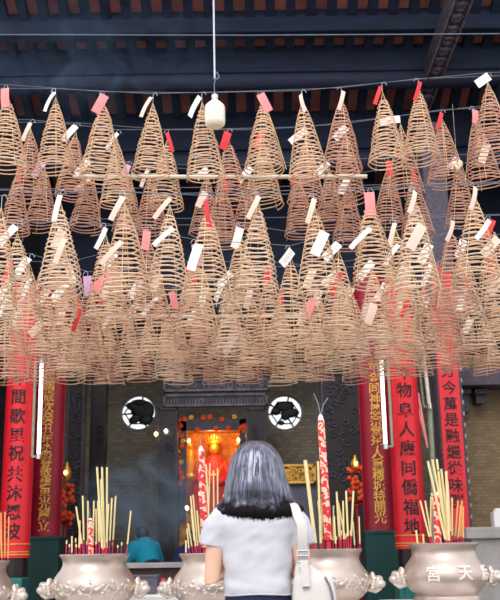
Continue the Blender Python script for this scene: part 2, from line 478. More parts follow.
def curved_board(x, y, r, half, z0, z1, mboard, text, mtext, label, size, charz, border=None, flatten=1.0):
    """board wrapped round the courtyard side of a column"""
    t = thing('couplet_board', label, 'couplet board', (x, y, z0))
    H = z1 - z0; N = 16; mb = MB(); vs = []; fs = []
    for lay, rr in enumerate((r + .004, r + .024)):
        for z in (0, H):
            for k in range(N + 1):
                a = -PI / 2 + half * (2 * k / N - 1)
                vs.append((rr * math.cos(a), rr * math.sin(a), z))
    n1 = N + 1
    for k in range(N):
        fs += [(2 * n1 + k, 2 * n1 + k + 1, 3 * n1 + k + 1, 3 * n1 + k), (k, n1 + k, n1 + k + 1, k + 1),
               (k, k + 1, 2 * n1 + k + 1, 2 * n1 + k), (n1 + k, 3 * n1 + k, 3 * n1 + k + 1, n1 + k + 1)]
    fs += [(0, 2 * n1, 3 * n1, n1), (N, n1 + N, 3 * n1 + N, 2 * n1 + N)]
    mb.add(vs, fs); mb.build('board', M[mboard], t)
    rr = r + .026
    e = MB()
    for sgn in (-1, 1):
        a = -PI / 2 + half * .96 * sgn
        e.tube([(rr * math.cos(a), rr * math.sin(a), 0), (rr * math.cos(a), rr * math.sin(a), H)], .006, 6)
    e.build('edge_moulding', M['crimson'], t)
    if border:
        g = MB()
        for zz in (.03, .055, .13):
            g.tube([(rr * math.cos(-PI / 2 + half * k), rr * math.sin(-PI / 2 + half * k), zz) for k in [q / 6 - 1 for q in range(13)]], .006, 6)
        g.build('gold_band', M['gold'], t)
    for ch, zc in zip(text, charz):
        me = glyph(ch, size, .003, size * .012)
        for v in me.vertices:
            a = -PI / 2 + v.co.x / rr; dd = rr + .001 + v.co.z
            zz = v.co.y; v.co = (dd * math.cos(a), dd * math.sin(a), zz)
        me.materials.append(M[mtext])
        link('character', me, t, (0, 0, zc - z0))
    return t


def charzs(u, Y, vs): return [P(u, v, Y).z for v in vs]

# bright red boards with black writing
Y1 = 9.6; r1 = .13
xl = P(15.5, 470, Y1).x; xr = P(408.5, 470, Y1).x
column(xl, Y1 + r1, r1, 3.9, 'round dark column at the far left, behind the scarlet board with black characters')
column(xr, Y1 + r1, r1, 3.9, 'round dark column behind the scarlet board with black characters beside the lit tube')
zt = 3.85
curved_board(xl, Y1 + r1, r1, R(78), Z(558, Y1, 15), zt, 'red', '年間歌里祝共沐恩波', 'ink',
             'scarlet column board with black characters at the left edge of the photo', .165,
             charzs(16, Y1, [378, 397, 416, 435, 453, 474, 493, 512, 531]), 'gold')
curved_board(xr, Y1 + r1, r1, R(78), Z(549, Y1, 412), zt, 'red', '年物阜人康同僑福地', 'ink',
             'scarlet column board with black characters, right of the right-hand lit tube', .165,
             charzs(410, Y1, [372, 390, 410, 429, 448, 468, 487, 507, 526]), 'gold')
for xx, lb, vv in ((xl, 'teal cabinet at the foot of the leftmost scarlet board', 574), (xr, 'teal cabinet at the foot of the scarlet board near the right urn', 577)):
    zt_ = Z(vv, 9.4, 250)
    t = thing('cabinet', lb, 'cabinet', (xx, 9.35, 0))
    bevel(MB().box((0, -.05, zt_ / 2), (.44, .3, zt_)).build('body', M['teal'], t, smooth=False), .008)
    bevel(MB().box((-.0, -.21, zt_ / 2), (.34, .02, zt_ * .8)).build('door', M['teal'], t, smooth=False), .004)
    MB().ell((.12, -.235, zt_ * .55), (.012, .012, .012)).build('knob', M['gold'], t)

# crimson boards with gold writing on dark green plinths
Y2 = 10.8; r2 = .155
for u, vtop, txt, lb in ((47, 536, '民國歲次癸丑年孟春敬緯里光慶立', 'left'), (377, 530, '年金同神恩宗堂年人重穗城特開光', 'right')):
    xx = P(u, 450, Y2).x; pz = Z(vtop, Y2 - .2, u)
    where = 'beside the left lit tube' if u < 100 else 'left of the right-hand lit tube'
    t = thing('column', 'crimson lacquered round column on dark green square plinth, ' + where, 'column', (xx, Y2 + r2, 0))
    bevel(MB().box((0, 0, pz / 2), (.37, .44, pz)).build('plinth', M['green'], t, smooth=False), .01)
    bevel(MB().box((0, 0, pz - .02), (.39, .46, .04)).build('plinth_cap', M['green'], t, smooth=False), .006)
    MB().lathe([(r2, pz), (r2, 4.3)], 40).build('shaft', M['crimson'], t)
    vs = [375 + (535 - 378) / 14.6 * k for k in range(15)]
    if u > 100: vs = [v - 8 for v in vs]
    curved_board(xx, Y2 + r2, r2, R(70), pz, 4.25, 'crimson', txt, 'gold',
                 'crimson column board with gold characters, ' + where, .135, [P(u, v, Y2).z for v in vs])

# granite pillar with a narrow scarlet board, right
Y3 = 11.0
q = P(453, 470, Y3); gx = q.x + .04
t = thing('granite_pillar', 'square grey granite pillar on the right carrying the narrow scarlet board', 'pillar', (gx - .01, Y3 + .17, 0))
bevel(MB().box((0, 0, 3.25), (.3, .34, 6.1)).build('shaft', M['granite'], t, smooth=False), .03)
bevel(MB().box((0, 0, .1), (.5, .48, .2)).build('pillar_base', M['granite'], t, smooth=False), .03)
g = MB()
for i in range(22): g.ell((.14, -.175, 1.3 + i * .13), (.012, .01, .03), 8, 5)
g.build('bead_carving', M['stone'], t)
bd = thing('couplet_board', 'narrow scarlet board with black characters on the granite pillar', 'couplet board', (gx - .025, Y3 - .02, Z(540, Y3, 455)))
zz0 = bd.location.z
bevel(MB().box((0, 0, (4.3 - zz0) / 2), (.24, .03, 4.3 - zz0)).build('board', M['red'], bd, smooth=False), .004)
for ch, v in zip('分今萬是融繼從味群', [371, 388, 404, 420, 436, 452, 468, 485, 501]):
    me = glyph(ch, .17, .003, .002); me.materials.append(M['ink'])
    o = link('character', me, bd, (0, -.0175, P(455, v, Y3).z - zz0)); o.rotation_euler = (R(90), 0, 0)

# fluorescent tubes on the columns
def tube_lamp(u0, v0, u1, v1, Y, lit, label, off):
    a = P(u0, v0, Y); b_ = P(u1, v1, Y); t = thing('fluorescent_lamp', label, 'lamp', b_)
    a = a - b_; L = a.length
    MB().tube([(0, 0, 0), a], .019, 14).build('tube', M['tube_on' if lit else 'tube_off'], t)
    c = MB(); c.tube([(0, 0, -.03), (0, 0, .02)], .026, 12); c.tube([a - Vector((0, 0, .02)), a + Vector((0, 0, .03))], .026, 12)
    c.build('end_cap', M['steel'], t)
    d = a.normalized(); m_ = MB()
    m_.tube([Vector((off, .05, 0)), a + Vector((off, .05, 0))], .014, 8)
    m_.box((off * .5, .05, .0), (abs(off), .03, .02)); m_.box(Vector((off * .5, .05, 0)) + a, (abs(off), .03, .02))
    m_.build('fixture', M['fixture'], t)
tube_lamp(41.8, 361, 38.6, 456, 9.5, True, 'lit white fluorescent tube between the two red boards on the left', -.075)
tube_lamp(381, 357, 385.6, 446, 9.5, True, 'lit white fluorescent tube left of the right scarlet board', .075)
tube_lamp(423, 350, 429.5, 406, 9.7, False, 'unlit pale fluorescent tube between the two right scarlet boards', -.05)
tag(MB().tube([P(429.5, 408, 9.75), P(432, 455, 9.75), P(434, 560, 9.75)], .028, 8).build('metal_pole', M['fixture']),
    'thin grey-green metal pole below the unlit tube on the right', 'pole')
for (a, b_), lb in zip((((418, 393), (427.5, 448)), ((417, 405), (426, 440))), ('longer', 'shorter')):
    tag(MB().tube([P(*a, 9.7), P(*b_, 9.7)], .012, 6).build('gold_rod', M['tag_pink']), '%s thin pinkish rod leaning between the two right scarlet boards' % lb, 'rod', 'leaning rods')

# ------------------------------------------------------------------ inner hall furnishings
def carved_panel(name, label, cat, u0, v0, u1, v1, Y, mat_, seed, density=26, mrel=None, th=.1):
    a = P(u0, v1, Y); b_ = P(u1, v0, Y)
    if v1 >= 555: a.z = 0
    W = b_.x - a.x; H = b_.z - a.z
    t = thing(name, label, cat, ((a.x + b_.x) / 2, Y, a.z))
    bevel(MB().box((0, th / 2, H / 2), (W, th, H)).build('panel', M[mat_], t, smooth=False), .01)
    rn = random.Random(seed); mb = MB()
    for sx in (-1, 1): mb.box((sx * (W / 2 - .02), -.01, H / 2), (.03, .03, H))
    for z in (.015, H - .015): mb.box((0, -.01, z), (W, .03, .03))
    mb.build('moulding', M[mrel or mat_], t, smooth=False)
    mb = MB()
    for i in range(density):
        cx, cz = rn.uniform(-W / 2 + .06, W / 2 - .06), rn.uniform(.06, max(.07, H - .06)); a0 = rn.uniform(0, 6.28); s_ = rn.choice((-1, 1))
        mb.tube([(cx + (.01 + .005 * k) * math.cos(a0 + s_ * k * .6), -.012, cz + (.01 + .005 * k) * math.sin(a0 + s_ * k * .6)) for k in range(12)], .011, 5)
    mb.build('scroll_relief', M[mrel or mat_], t)
    return t, W, H
carved_panel('carved_valance', 'dark carved wooden valance above the glowing shrine', 'valance', 163, 378, 270, 392, 13.9, 'carve', 1, 34, 'carve_pale')
t, W, H = carved_panel('carved_frieze', 'dark fringed frieze just below the carved valance', 'frieze', 163, 393, 268, 407, 13.95, 'carve', 2, 2, 'carve_pale')
mb = MB()
for k in range(34): mb.tube([(-W / 2 + .03 + k * (W - .06) / 33, -.02, .02), (-W / 2 + .03 + k * (W - .06) / 33, -.02, H * .55)], .012, 5)
mb.build('turned_balusters', M['carve_pale'], t)
carved_panel('side_screen', 'dark openwork screen between left crimson column and brick wall', 'screen', 62, 380, 86, 560, 12.5, 'lacquer', 4, 60, 'carve')
carved_panel('wooden_post', 'black wooden post left of the round window', 'post', 86, 372, 107, 570, 13.3, 'lacquer', 5, 3, 'lacquer', .2)
carved_panel('altar_post', 'dark carved post left of the glowing shrine', 'post', 156, 408, 178, 560, 13.9, 'lacquer', 6, 30, 'carve')
carved_panel('altar_post', 'dark carved post right of the glowing shrine', 'post', 248, 408, 266, 560, 13.9, 'lacquer', 7, 26, 'carve')
carved_panel('side_screen', 'dark carved screen left of the right crimson column', 'screen', 326, 372, 364, 560, 12.6, 'lacquer', 8, 90, 'carve')
t, W, H = carved_panel('offering_table', 'gilded carved altar table right behind the woman\'s hair', 'table', 262, 464, 316, 484, 12.8, 'lacquer', 9, 46, 'gold')
zt_ = t.location.z
MB().box((0, .3, -zt_ / 2), (W, .5, zt_)).build('table_body', M['greybox'], t, smooth=False)

# glowing shrine
a = P(180, 515, 14.3); b_ = P(247, 428, 14.3); W = b_.x - a.x; H = b_.z - a.z
t = thing('shrine', 'glowing red and gold shrine with seated deity behind the woman', 'shrine', ((a.x + b_.x) / 2, 14.3, a.z))
mb = MB(); mb.box((0, .42, H / 2), (W, .04, H)); mb.build('back_cloth', M['amber'], t, smooth=False)
mb = MB(); mb.box((-W / 2, .1, H / 2), (.05, .66, H)); mb.box((W / 2, .1, H / 2), (.05, .66, H)); mb.box((0, .1, H), (W, .66, .05)); mb.box((0, .1, -.05), (W, .66, .1))
mb.box((0, .1, -a.z / 2 - .05), (W, .6, a.z - .1)); mb.build('cabinet', M['amber'], t, smooth=False)
mb = MB()
for sx in (-1, 1): mb.box((sx * (W / 2 - .03), -.24, H / 2), (.16, .05, H + .2))
mb.box((0, -.24, H + .02), (W + .16, .05, .16)); mb.build('front_frame', M['carve'], t, smooth=False)
mb = MB(); mb.loft([(0, .12, .02, .42, .25), (0, .15, .45, .34, .2), (0, .17, .75, .2, .13), (0, .18, .88, .06, .06)], 24); mb.limb([(-.17, .12, .72), (-.24, 0, .5), (-.08, -.06, .45)], (.07, .06, .05)); mb.limb([(.17, .12, .72), (.24, 0, .5), (.08, -.06, .45)], (.07, .06, .05))
mb.build('deity_robe', M['robe'], t)
mb = MB(); mb.ell((0, .15, .97), (.075, .08, .1)); mb.ell((0, .15, 1.07), (.1, .06, .05)); 
for k in range(7): mb.tube([(-.12 + .04 * k, .14, 1.08), (-.12 + .04 * k, .12, 1.13 + .02 * (3 - abs(k - 3)))], .012, 5)
mb.tube([(-.14, -.06, .74), (-.07, -.08, .58), (0, -.09, .56), (.07, -.08, .58), (.14, -.06, .74)], .014, 6)
mb.build('deity_head', M['goldbright'], t)
for sx in (-1, 1):
    mb = MB(); mb.loft([(sx * .37, .05, .6, .06, .05), (sx * .37, .05, .8, .075, .05), (sx * .37, .05, .95, .05, .04)], 14); mb.ell((sx * .37, .04, 1.02), (.04, .04, .05))
    mb.ell((sx * .37, .04, .55), (.09, .07, .07)); mb.build('attendant_figure', M['goldbright'], t)
rn = random.Random(11)
for k in range(34):
    if k < 12: p_ = (-W / 2 + .02 + rn.uniform(-.04, .04), -.28, H * (.35 + .66 * k / 11))
    elif k < 22: p_ = (W / 2 - .02 + rn.uniform(-.04, .04), -.28, H * (.45 + .55 * (k - 12) / 9))
    else: p_ = (-W / 2 + W * (k - 22) / 11, -.28, H + rn.uniform(-.05, .14))
    fm = MB()
    for j in range(5):
        a_ = j * 1.2566; fm.ell((p_[0] + .022 * math.cos(a_), p_[1], p_[2] + .022 * math.sin(a_)), (.02, .012, .02), 8, 5)
    fm.build('silk_flower', M['flower' if rn.random() < .7 else 'gold'], t)
for px_, pz_ in ((-.37, 1.08), (.37, 1.08), (-.2, .3), (.15, .25)):
    MB().ell((px_, -.05, pz_), (.022, .022, .03)).build('light_bulb', M['bulb'], t)
ld = bpy.data.lights.new('shrine_light', 'POINT'); ld.energy = 11; ld.color = (1, .6, .28); ld.shadow_soft_size = .12
lo = link('shrine_light', ld, t, (0, -.12, H - .1))
# small far bulbs
for u, v, Y, k_, lb in ((166, 431, 13.8, 'bulbw', 'tiny white lamp left of the glowing shrine'), (156, 434, 13.8, 'bulb', 'tiny orange lamp beside the white one, left of the shrine'), (187, 508, 13, 'bulb', 'tiny orange lamp low, beside the tall red joss stick')):
    q = P(u, v, Y); o = thing('altar_lamp', lb, 'lamp', q)
    MB().ell((0, 0, 0), (.025, .025, .03)).build('light_bulb', M[k_], o)
    if v < 500: MB().tube([(0, .02, -.03), (0, .03, -.05), (0, 13.9 - Y + .02, -.06)], .012, 6).build('lamp_bracket', M['gold'], o)
    else: MB().tube([(0, 0, -.03), (0, 0, -q.z)], .012, 6).build('lamp_stem', M['gold'], o)

# flower-and-lantern stands beside the columns
def lantern(u, vt, vb, Y, label, seed):
    a = P(u, vb, Y); b_ = P(u, vt, Y); H = b_.z - a.z; t = thing('altar_ornament', label, 'ornament', a)
    MB().lathe([(.09, -a.z), (.09, -a.z + .04), (.02, -a.z + .08), (.02, 0), (.07, .02), (.09, .05)], 20).build('stand', M['crimson'], t)
    rn = random.Random(seed); mb = MB()
    for k in range(40):
        z = rn.uniform(.0, H * .75); mb.ell((rn.uniform(-.09, .09), rn.uniform(-.06, .04), z), (.03, .02, .03), 8, 5)
    mb.build('silk_flowers', M['flower'], t)
    MB().lathe([(.02, H * .7), (.05, H * .75), (.055, H * .85), (.02, H * .95), (.01, H)], 16).build('gilt_finial', M['goldbright'], t)
    MB().ell((0, -.08, H * .82), (.02, .02, .025)).build('light_bulb', M['bulb'], t)
lantern(65, 462, 525, 12.0, 'red and gold flowered ornament right of the left crimson column', 1)
lantern(357, 455, 505, 12.0, 'orange flowered ornament left of the right crimson column', 2)

# back offerings table between the urns
q = P(149, 563, 8.0); tz = q.z
t = thing('side_table', 'dark carved table with pale top edge behind the left urns', 'table', (q.x + .15, 8.2, 0))
bevel(MB().box((0, 0, tz - .02), (.75, .5, .04)).build('tabletop', M['stone'], t, smooth=False), .006)
bevel(MB().box((0, .02, (tz - .04) - .1), (.68, .42, .2)).build('apron', M['brownbox'], t, smooth=False), .006)
for sx in (-.3, .3):
    for sy in (-.17, .17): MB().box((sx, sy, (tz - .24) / 2), (.07, .07, tz - .24)).build('leg', M['brownbox'], t, smooth=False)

# blurred worshippers deep inside
def worshipper(u, Y, zh, shirt, trous, label, lean, face):
    x = P(u, 545, Y).x; t = thing('person', label, 'person', (x, Y, 0), face)
    mb = MB(); sh = zh - .22
    mb.limb([(0, 0, .9), (0, lean * .5, (sh + .9) / 2), (0, lean, sh - .04)], (.15, .165, .15), 18)
    for sx in (-1, 1): mb.limb([(sx * .15, lean, sh - .02), (sx * .24, lean + .02, sh - .2)], (.075, .065))
    o = link('shirt', fuse(mb, 'shirt', M[shirt], .015, 5), t)
    mb = MB(); mb.limb([(0, lean, sh - .1), (0, lean + .05, sh + .06)], (.055, .05))
    mb.ell((0, lean + .07, zh - .11), (.075, .09, .11)); mb.ell((0, lean + .165, zh - .125), (.014, .02, .02), 8, 6)
    for sx in (-1, 1):
        mb.limb([(sx * .15, lean, sh - .02), (sx * .25, lean + .05, sh - .26), (sx * .17, lean + .26, sh - .34)], (.045, .04, .03))
        for f_ in range(5): mb.limb([(sx * .17 + (f_ - 2) * .016, lean + .27, sh - .34), (sx * .165 + (f_ - 2) * .018, lean + .35 - abs(f_ - 2) * .01, sh - .35)], (.009, .007), 8)
        mb.ell((sx * .076, lean + .06, zh - .12), (.012, .02, .03), 8, 6)
    link('body', fuse(mb, 'body', M['skin'], .008, 3), t)
    mb = MB(); mb.ell((0, lean + .045, zh - .085), (.088, .098, .105), 20, 12); mb.build('hair', M['blackhair'], t)
    mb = MB(); mb.limb([(0, 0, .92), (0, 0, .86)], (.155, .16))
    for sx in (-1, 1): mb.limb([(sx * .085, 0, .85), (sx * .09, .02, .48), (sx * .09, 0, .09)], (.09, .065, .05))
    link('trousers', fuse(mb, 'trousers', M[trous], .015, 4), t)
    for sx in (-1, 1): MB().ell((sx * .09, .06, .04), (.045, .13, .04)).build('shoe', M['shoe'], t)
worshipper(150, 12.4, 1.42, 'blueshirt', 'jeans', 'person in a turquoise shirt bending forward, seen between the left urns', .16, R(35))
worshipper(180, 12.0, 1.34, 'navyshirt', 'jeans', 'person in navy bending, just left of the tall dragon joss stick', .18, R(-40))

# grey stone side altar at the right edge
q = P(487, 527, 8.6)
t = thing('stone_altar', 'grey stone altar block at the right edge behind the right urn', 'altar', (q.x + .12, 8.9, 0))
bevel(MB().box((0, 0, q.z - .05), (.62, .6, .1)).build('top_slab', M['stone'], t, smooth=False), .012)
bevel(MB().box((0, 0, (q.z - .1) / 2), (.52, .5, q.z - .1)).build('block', M['stone'], t, smooth=False), .012)
q2 = P(499, 520, 8.9)
bevel(tag(MB().box((0, 0, .07), (.12, .12, .14)).lathe([(.05, .14), (.035, .17), (.02, .17)], 12).build('stone_jar', M['marble'], loc=(q2.x, 8.9, q.z)), 'small pale stone jar on the grey altar at the right edge', 'jar'), .006)

# ------------------------------------------------------------------ marble tables and urns
UY = 5.3
def marble_table(u0, u1, vtop, label, Yf=4.98, Yb=5.62):
    a = P(u0, vtop, Yf); b_ = P(u1, vtop, Yf); z = (a.z + b_.z) / 2
    t = thing('marble_table', label, 'table', ((a.x + b_.x) / 2, (Yf + Yb) / 2, 0)); W = b_.x - a.x
    bevel(MB().box((0, 0, z - .03), (W, Yb - Yf, .06)).build('tabletop', M['marble'], t, smooth=False), .01, 3)
    for sx in (-1, 1):
        bevel(MB().box((sx * (W / 2 - .14), 0, (z - .06) / 2), (.16, Yb - Yf - .12, z - .06)).build('leg', M['stone'], t, smooth=False), .01)
    return z
# one urn, then copies
SW = .2365
prof = [(.150, 0), (.172, 0), (.174, .012), (.170, .032), (.160, .038), (.164, .046), (.182, .056), (.205, .08), (.219, .105), (.2245, .13), (.222, .155),
        (.210, .182), (.193, .205), (.178, .225), (.170, .245), (.170, .262), (.175, .278), (.184, .288), (.187, .292), (.187, .302), (.172, .302), (.168, .295), (.162, .25)]
URN_H = .302
def urn_body():
    return MB().lathe(prof, 72).mesh('urn_body', M['bronze'])
def surf(a, z):
    """point on the urn's wall at angle a (0 = courtyard side) and height z"""
    r = prof[0][0]
    for (r0, z0), (r1_, z1) in zip(prof[5:16], prof[6:17]):
        if z0 <= z <= z1: r = r0 + (r1_ - r0) * (z - z0) / (z1 - z0)
    return Vector((r * math.sin(a), -r * math.cos(a), z))
me_body = urn_body()
mb = MB(); mb.lathe([(.001, .272), (.1, .276), (.164, .268), (.164, .25)], 40, close=False); me_ash = mb.mesh('ash', M['ash'])
# lion-mask ear handle
def ear_mesh():
    mb = MB()
    mb.ell((.0, 0, 0), (.045, .036, .038)); mb.ell((.036, -.004, -.006), (.03, .028, .022)); mb.ell((.03, 0, .02), (.022, .022, .018))
    for sy in (-1, 1):
        mb.ell((.026, sy * .02, .02), (.012, .01, .012), 8, 6); mb.limb([(.0, sy * .02, .03), (-.004, sy * .028, .052)], (.014, .006), 8)
        for k in range(4): mb.ell((-.012 + .004 * k, sy * .034, -.026 + k * .016), (.014, .01, .011), 8, 6)
    mb.limb([(.035, 0, -.03), (.01, 0, -.045), (-.025, 0, -.035)], (.01, .012, .012), 8)
    for k in range(5): mb.ell((-.008, -.028 + .014 * k, .036), (.012, .01, .014), 8, 6)
    return fuse(mb, 'lion_head', M['relief'], .004, 2)
me_ear = ear_mesh()
def scroll_mesh():
    mb = MB()
    def S(a, z): return surf(a, z) * 1.0 - Vector((math.sin(a), -math.cos(a), 0)) * .002
    for c, s_ in ((-.55, 1), (0, -1), (.55, 1), (-1.05, -1), (1.05, 1)):
        pts = [S(c + s_ * (.03 + .014 * k) * math.cos(k * .55), .13 + (.006 + .0028 * k) * math.sin(k * .55)) for k in range(16)]
        mb.tube(pts, [.0075 - .0003 * k for k in range(16)], 6)
        for k in range(5):
            a = c + .22 * math.cos(k * 1.26); z = .125 + .035 * math.sin(k * 1.26)
            p_ = S(a, z); mb.ell(p_, (.016, .008, .009), 8, 6, Matrix.Rotation(a, 3, 'Z') @ Matrix.Rotation(k * 1.26, 3, 'Y'))
    for k in range(24):
        a = -1.4 + k * .12; mb.ell(S(a, .13 + .012 * math.sin(k * 1.1)), (.012, .006, .006), 8, 5, Matrix.Rotation(a, 3, 'Z'))
    return fuse(mb, 'dragon_scroll', M['relief'], .0035, 2)
me_scroll = scroll_mesh()
urns = []
def urn(u, vrim, label, relief):
    q = P(u, vrim, UY); z0 = q.z - URN_H
    t = thing('incense_urn', label, 'urn', (q.x, UY, z0), 0, 'bronze incense urns on the marble tables')
    link('urn_body', me_body, t); o = link('ash', me_ash, t)
    for s_ in (1, -1):
        e = link('lion_handle', me_ear, t, (s_ * .240, -.02, .125))
        if s_ < 0: e.rotation_euler = (0, 0, PI)
    if relief == 'scroll': link('dragon_scroll', me_scroll, t)
    else:
        for ch, a in (('宮', -.45), ('天', .3), ('后', 1.0)):
            me = glyph(ch, .082, .004, .0016)
            for v in me.vertices:
                aa = a + v.co.x / .22; s = surf(aa, min(.2, max(.05,   .15 + v.co.y)))
                nn = Vector((math.sin(aa), -math.cos(aa), 0)); v.co = s + nn * (.002 + v.co.z)
            me.materials.append(M['relief2']); link('raised_character', me, t)
    urns.append((t, q)); return z0
z1_ = urn(-26, 561, 'pale bronze incense urn cut off by the left edge, only lion handle side showing', 'scroll')
z2_ = urn(95, 554, 'pale bronze incense urn with scroll relief, left of the woman', 'scroll')
z3_ = urn(214, 553, 'pale bronze incense urn mostly hidden behind the woman\'s left arm', 'scroll')
z4_ = urn(327, 549, 'pale bronze incense urn with scroll relief behind the white handbag', 'scroll')
z5_ = urn(443, 543, 'pale bronze incense urn with raised characters at the right', 'text')
def table_at(u0, u1, z, label):
    x0, x1 = P(u0, 590, 5.0).x, P(u1, 590, 5.0).x
    t = thing('marble_table', label, 'table', ((x0 + x1) / 2, UY, 0)); W = x1 - x0
    bevel(MB().box((0, 0, z - .03), (W, .62, .06)).build('tabletop', M['marble'], t, smooth=False), .01, 3)
    for sx in (-1, 1): bevel(MB().box((sx * (W / 2 - .1), 0, (z - .06) / 2), (.1, .5, z - .06)).build('leg', M['stone'], t, smooth=False), .01)
table_at(-75, 22, z1_, 'white marble table under the urn at the left edge')
table_at(46, 147, z2_, 'white marble table under the urn left of the woman')
table_at(163, 268, z3_, 'white marble table under the urn behind the woman')
table_at(274, 386, z4_, 'white marble table under the urn behind the handbag')
table_at(392, 496, z5_, 'white marble table under the rightmost urn with raised characters')
# little things on the low table between the left urns
q = P(155, 594, 6.0)
t = thing('low_table', 'low white table between the two left urns holding tin and candle', 'table', (q.x, 6.05, 0))
bevel(MB().box((0, 0, q.z - .025), (.62, .45, .05)).build('tabletop', M['marble'], t, smooth=False), .008)
for sx in (-.24, .24): MB().box((sx, 0, (q.z - .05) / 2), (.06, .36, q.z - .05)).build('leg', M['stone'], t, smooth=False)
lz = q.z; q = P(144, 590, 6.0)
t = thing('tin_box', 'dark grey tin box between the two left urns', 'box', (q.x, 6.03, lz))
bevel(MB().box((0, 0, .05), (.17, .12, .1)).build('box_body', M['greybox'], t, smooth=False), .006)
bevel(MB().box((0, 0, .105), (.178, .128, .014)).build('lid', M['greybox'], t, smooth=False), .004)
q = P(163, 590, 6.0)
t = thing('red_candle', 'small red candle beside the grey tin box', 'candle', (q.x, 6.0, lz))
MB().lathe([(.045, 0), (.048, .006), (.03, .01)], 24).build('saucer', M['relief'], t)
MB().lathe([(.014, .008), (.015, .085), (.012, .09), (.002, .092)], 16).build('wax', M['stem_red'], t)
MB().tube([(0, 0, .09), (.001, 0, .1)], .0015, 5).build('wick', M['ink'], t)

# ------------------------------------------------------------------ incense sticks
URN_NAME = ['the urn at the left edge', 'the urn left of the woman', 'the urn behind the woman', 'the urn behind the handbag', 'the rightmost urn']
HUE = {'yellow': 'pale yellow', 'orange': 'orange'}
def dirword(dx): return 'leaning left' if dx < -3 else ('leaning right' if dx > 3 else 'upright')
stick_n = {}
used_labels = set()
def stick(iu, ub, ut, vt, dy=0, w_=.0062, c='yellow', red=.16, stem='stem_red', ext=''):
    t_u, q = urns[iu]; Yb = UY + dy
    vb = {0: 561, 1: 554, 2: 553, 3: 549, 4: 543}[iu]
    zb = q.z - .03
    A = P(ub, vb, Yb); A.z = zb; B = P(ut, vt, Yb + .02)
    root = thing('incense_stick', '', 'incense stick', A, 0, 'incense sticks standing in ' + URN_NAME[iu])
    d = B - A; s_ = red
    mb = MB(); mb.tube([d * s_, d * .985], w_ / 2 * 1.35, 7); mb.k = 1; mb.tube([d * .985, d], w_ / 2 * 1.2, 7)
    mb.build('incense', [M[c], M['ember']], root)
    MB().tube([(0, 0, 0), d * s_], w_ / 2 * .8, 6).build('stem', M[stem], root)
    root['tmp'] = (iu, ub, ut, vt); sticks.append((root, iu, ub, ut, vt, c))
sticks = []
S0 = [(2, 1, 512), (5, 5, 511), (8, 9, 516), (3, -1, 520)]
for a in S0: stick(0, *a, dy=rnd.uniform(-.05, .05), c='orange')
S1 = [(84.5, 76, 506), (84.5, 82.7, 495), (88, 88, 500), (93, 94, 500), (103, 97, 466), (105, 102, 466), (107, 107, 466), (104, 101, 478), (106, 108.5, 503), (109, 112, 497), (112, 115.8, 495), (126, 131, 510),
      (100, 98, 500), (79, 80, 520), (72, 72, 536), (97, 96, 508)]
for i, a in enumerate(S1): stick(1, *a, dy=(-.1 + .06 * (i % 4)), red=.3 if a[2] > 490 else .12, stem='stem_red' if i % 3 else 'stem_magenta', w_=.0085 if a[2] < 480 else .007)
for i, (a, b_) in enumerate(((66, 540), (69, 544), (75, 538), (77, 544), (81, 540), (87, 541), (96, 541), (118, 545), (99, 537), (121, 542), (112, 542))):
    stick(1, a, a + rnd.uniform(-1, 1), b_, dy=rnd.uniform(-.1, .05), red=.8, stem='stem_magenta' if i % 2 else 'stem_red')
S2 = [(197, 190.5, 495), (199, 193, 494), (194, 188, 523), (196, 191, 508), (201, 197, 510), (207, 210, 462), (214, 213.5, 469), (218, 217.5, 467), (211, 206, 463), (190, 187, 528), (221, 222, 500), (225, 226, 480), (186, 186, 540)]
for i, a in enumerate(S2): stick(2, *a, dy=(-.1 + .06 * (i % 4)), red=.2 if a[2] < 500 else .35)
S3 = [(316.5, 305, 459, .015), (321, 318, 460, .010), (321, 322.5, 497, .008), (324, 318, 500, .008), (336, 334, 515, .007), (340, 336.5, 491, .008), (341, 338, 502, .01), (348, 337.5, 500, .008), (348.5, 346, 490, .008), (350, 353.5, 490, .008), (355, 353, 521, .006), (333, 333.5, 505, .006), (344, 343, 500, .007), (360, 359, 516, .005), (309, 309, 520, .007)]
for i, a in enumerate(S3): stick(3, *a[:3], dy=(-.1 + .05 * (i % 4)), red=.12 if a[2] < 480 else .28, w_=a[3])
for a, b_ in ((314, 530), (312, 538), (341, 530), (346, 533), (350, 530), (336, 536)): stick(3, a, a + .5, b_, dy=-.06, red=.8)
S4 = [(432, 420, 500), (433, 425, 500), (430, 431, 496), (438, 431.5, 492), (447, 427.5, 460), (449, 432, 458), (448, 436.5, 458), (450, 441, 468), (449, 446, 470), (447, 438, 470), (451, 447.5, 480), (454, 458, 500), (457, 461, 504), (460, 462, 500), (424, 423, 534), (452, 452, 497), (463, 463, 506), (418, 416, 530)]
for i, a in enumerate(S4): stick(4, *a, dy=(-.09 + .06 * (i % 4)), red=.1 if a[2] < 480 else .25, w_=.010 if a[2] < 475 else .0075, c='orange' if a[1] > 456 else 'yellow')

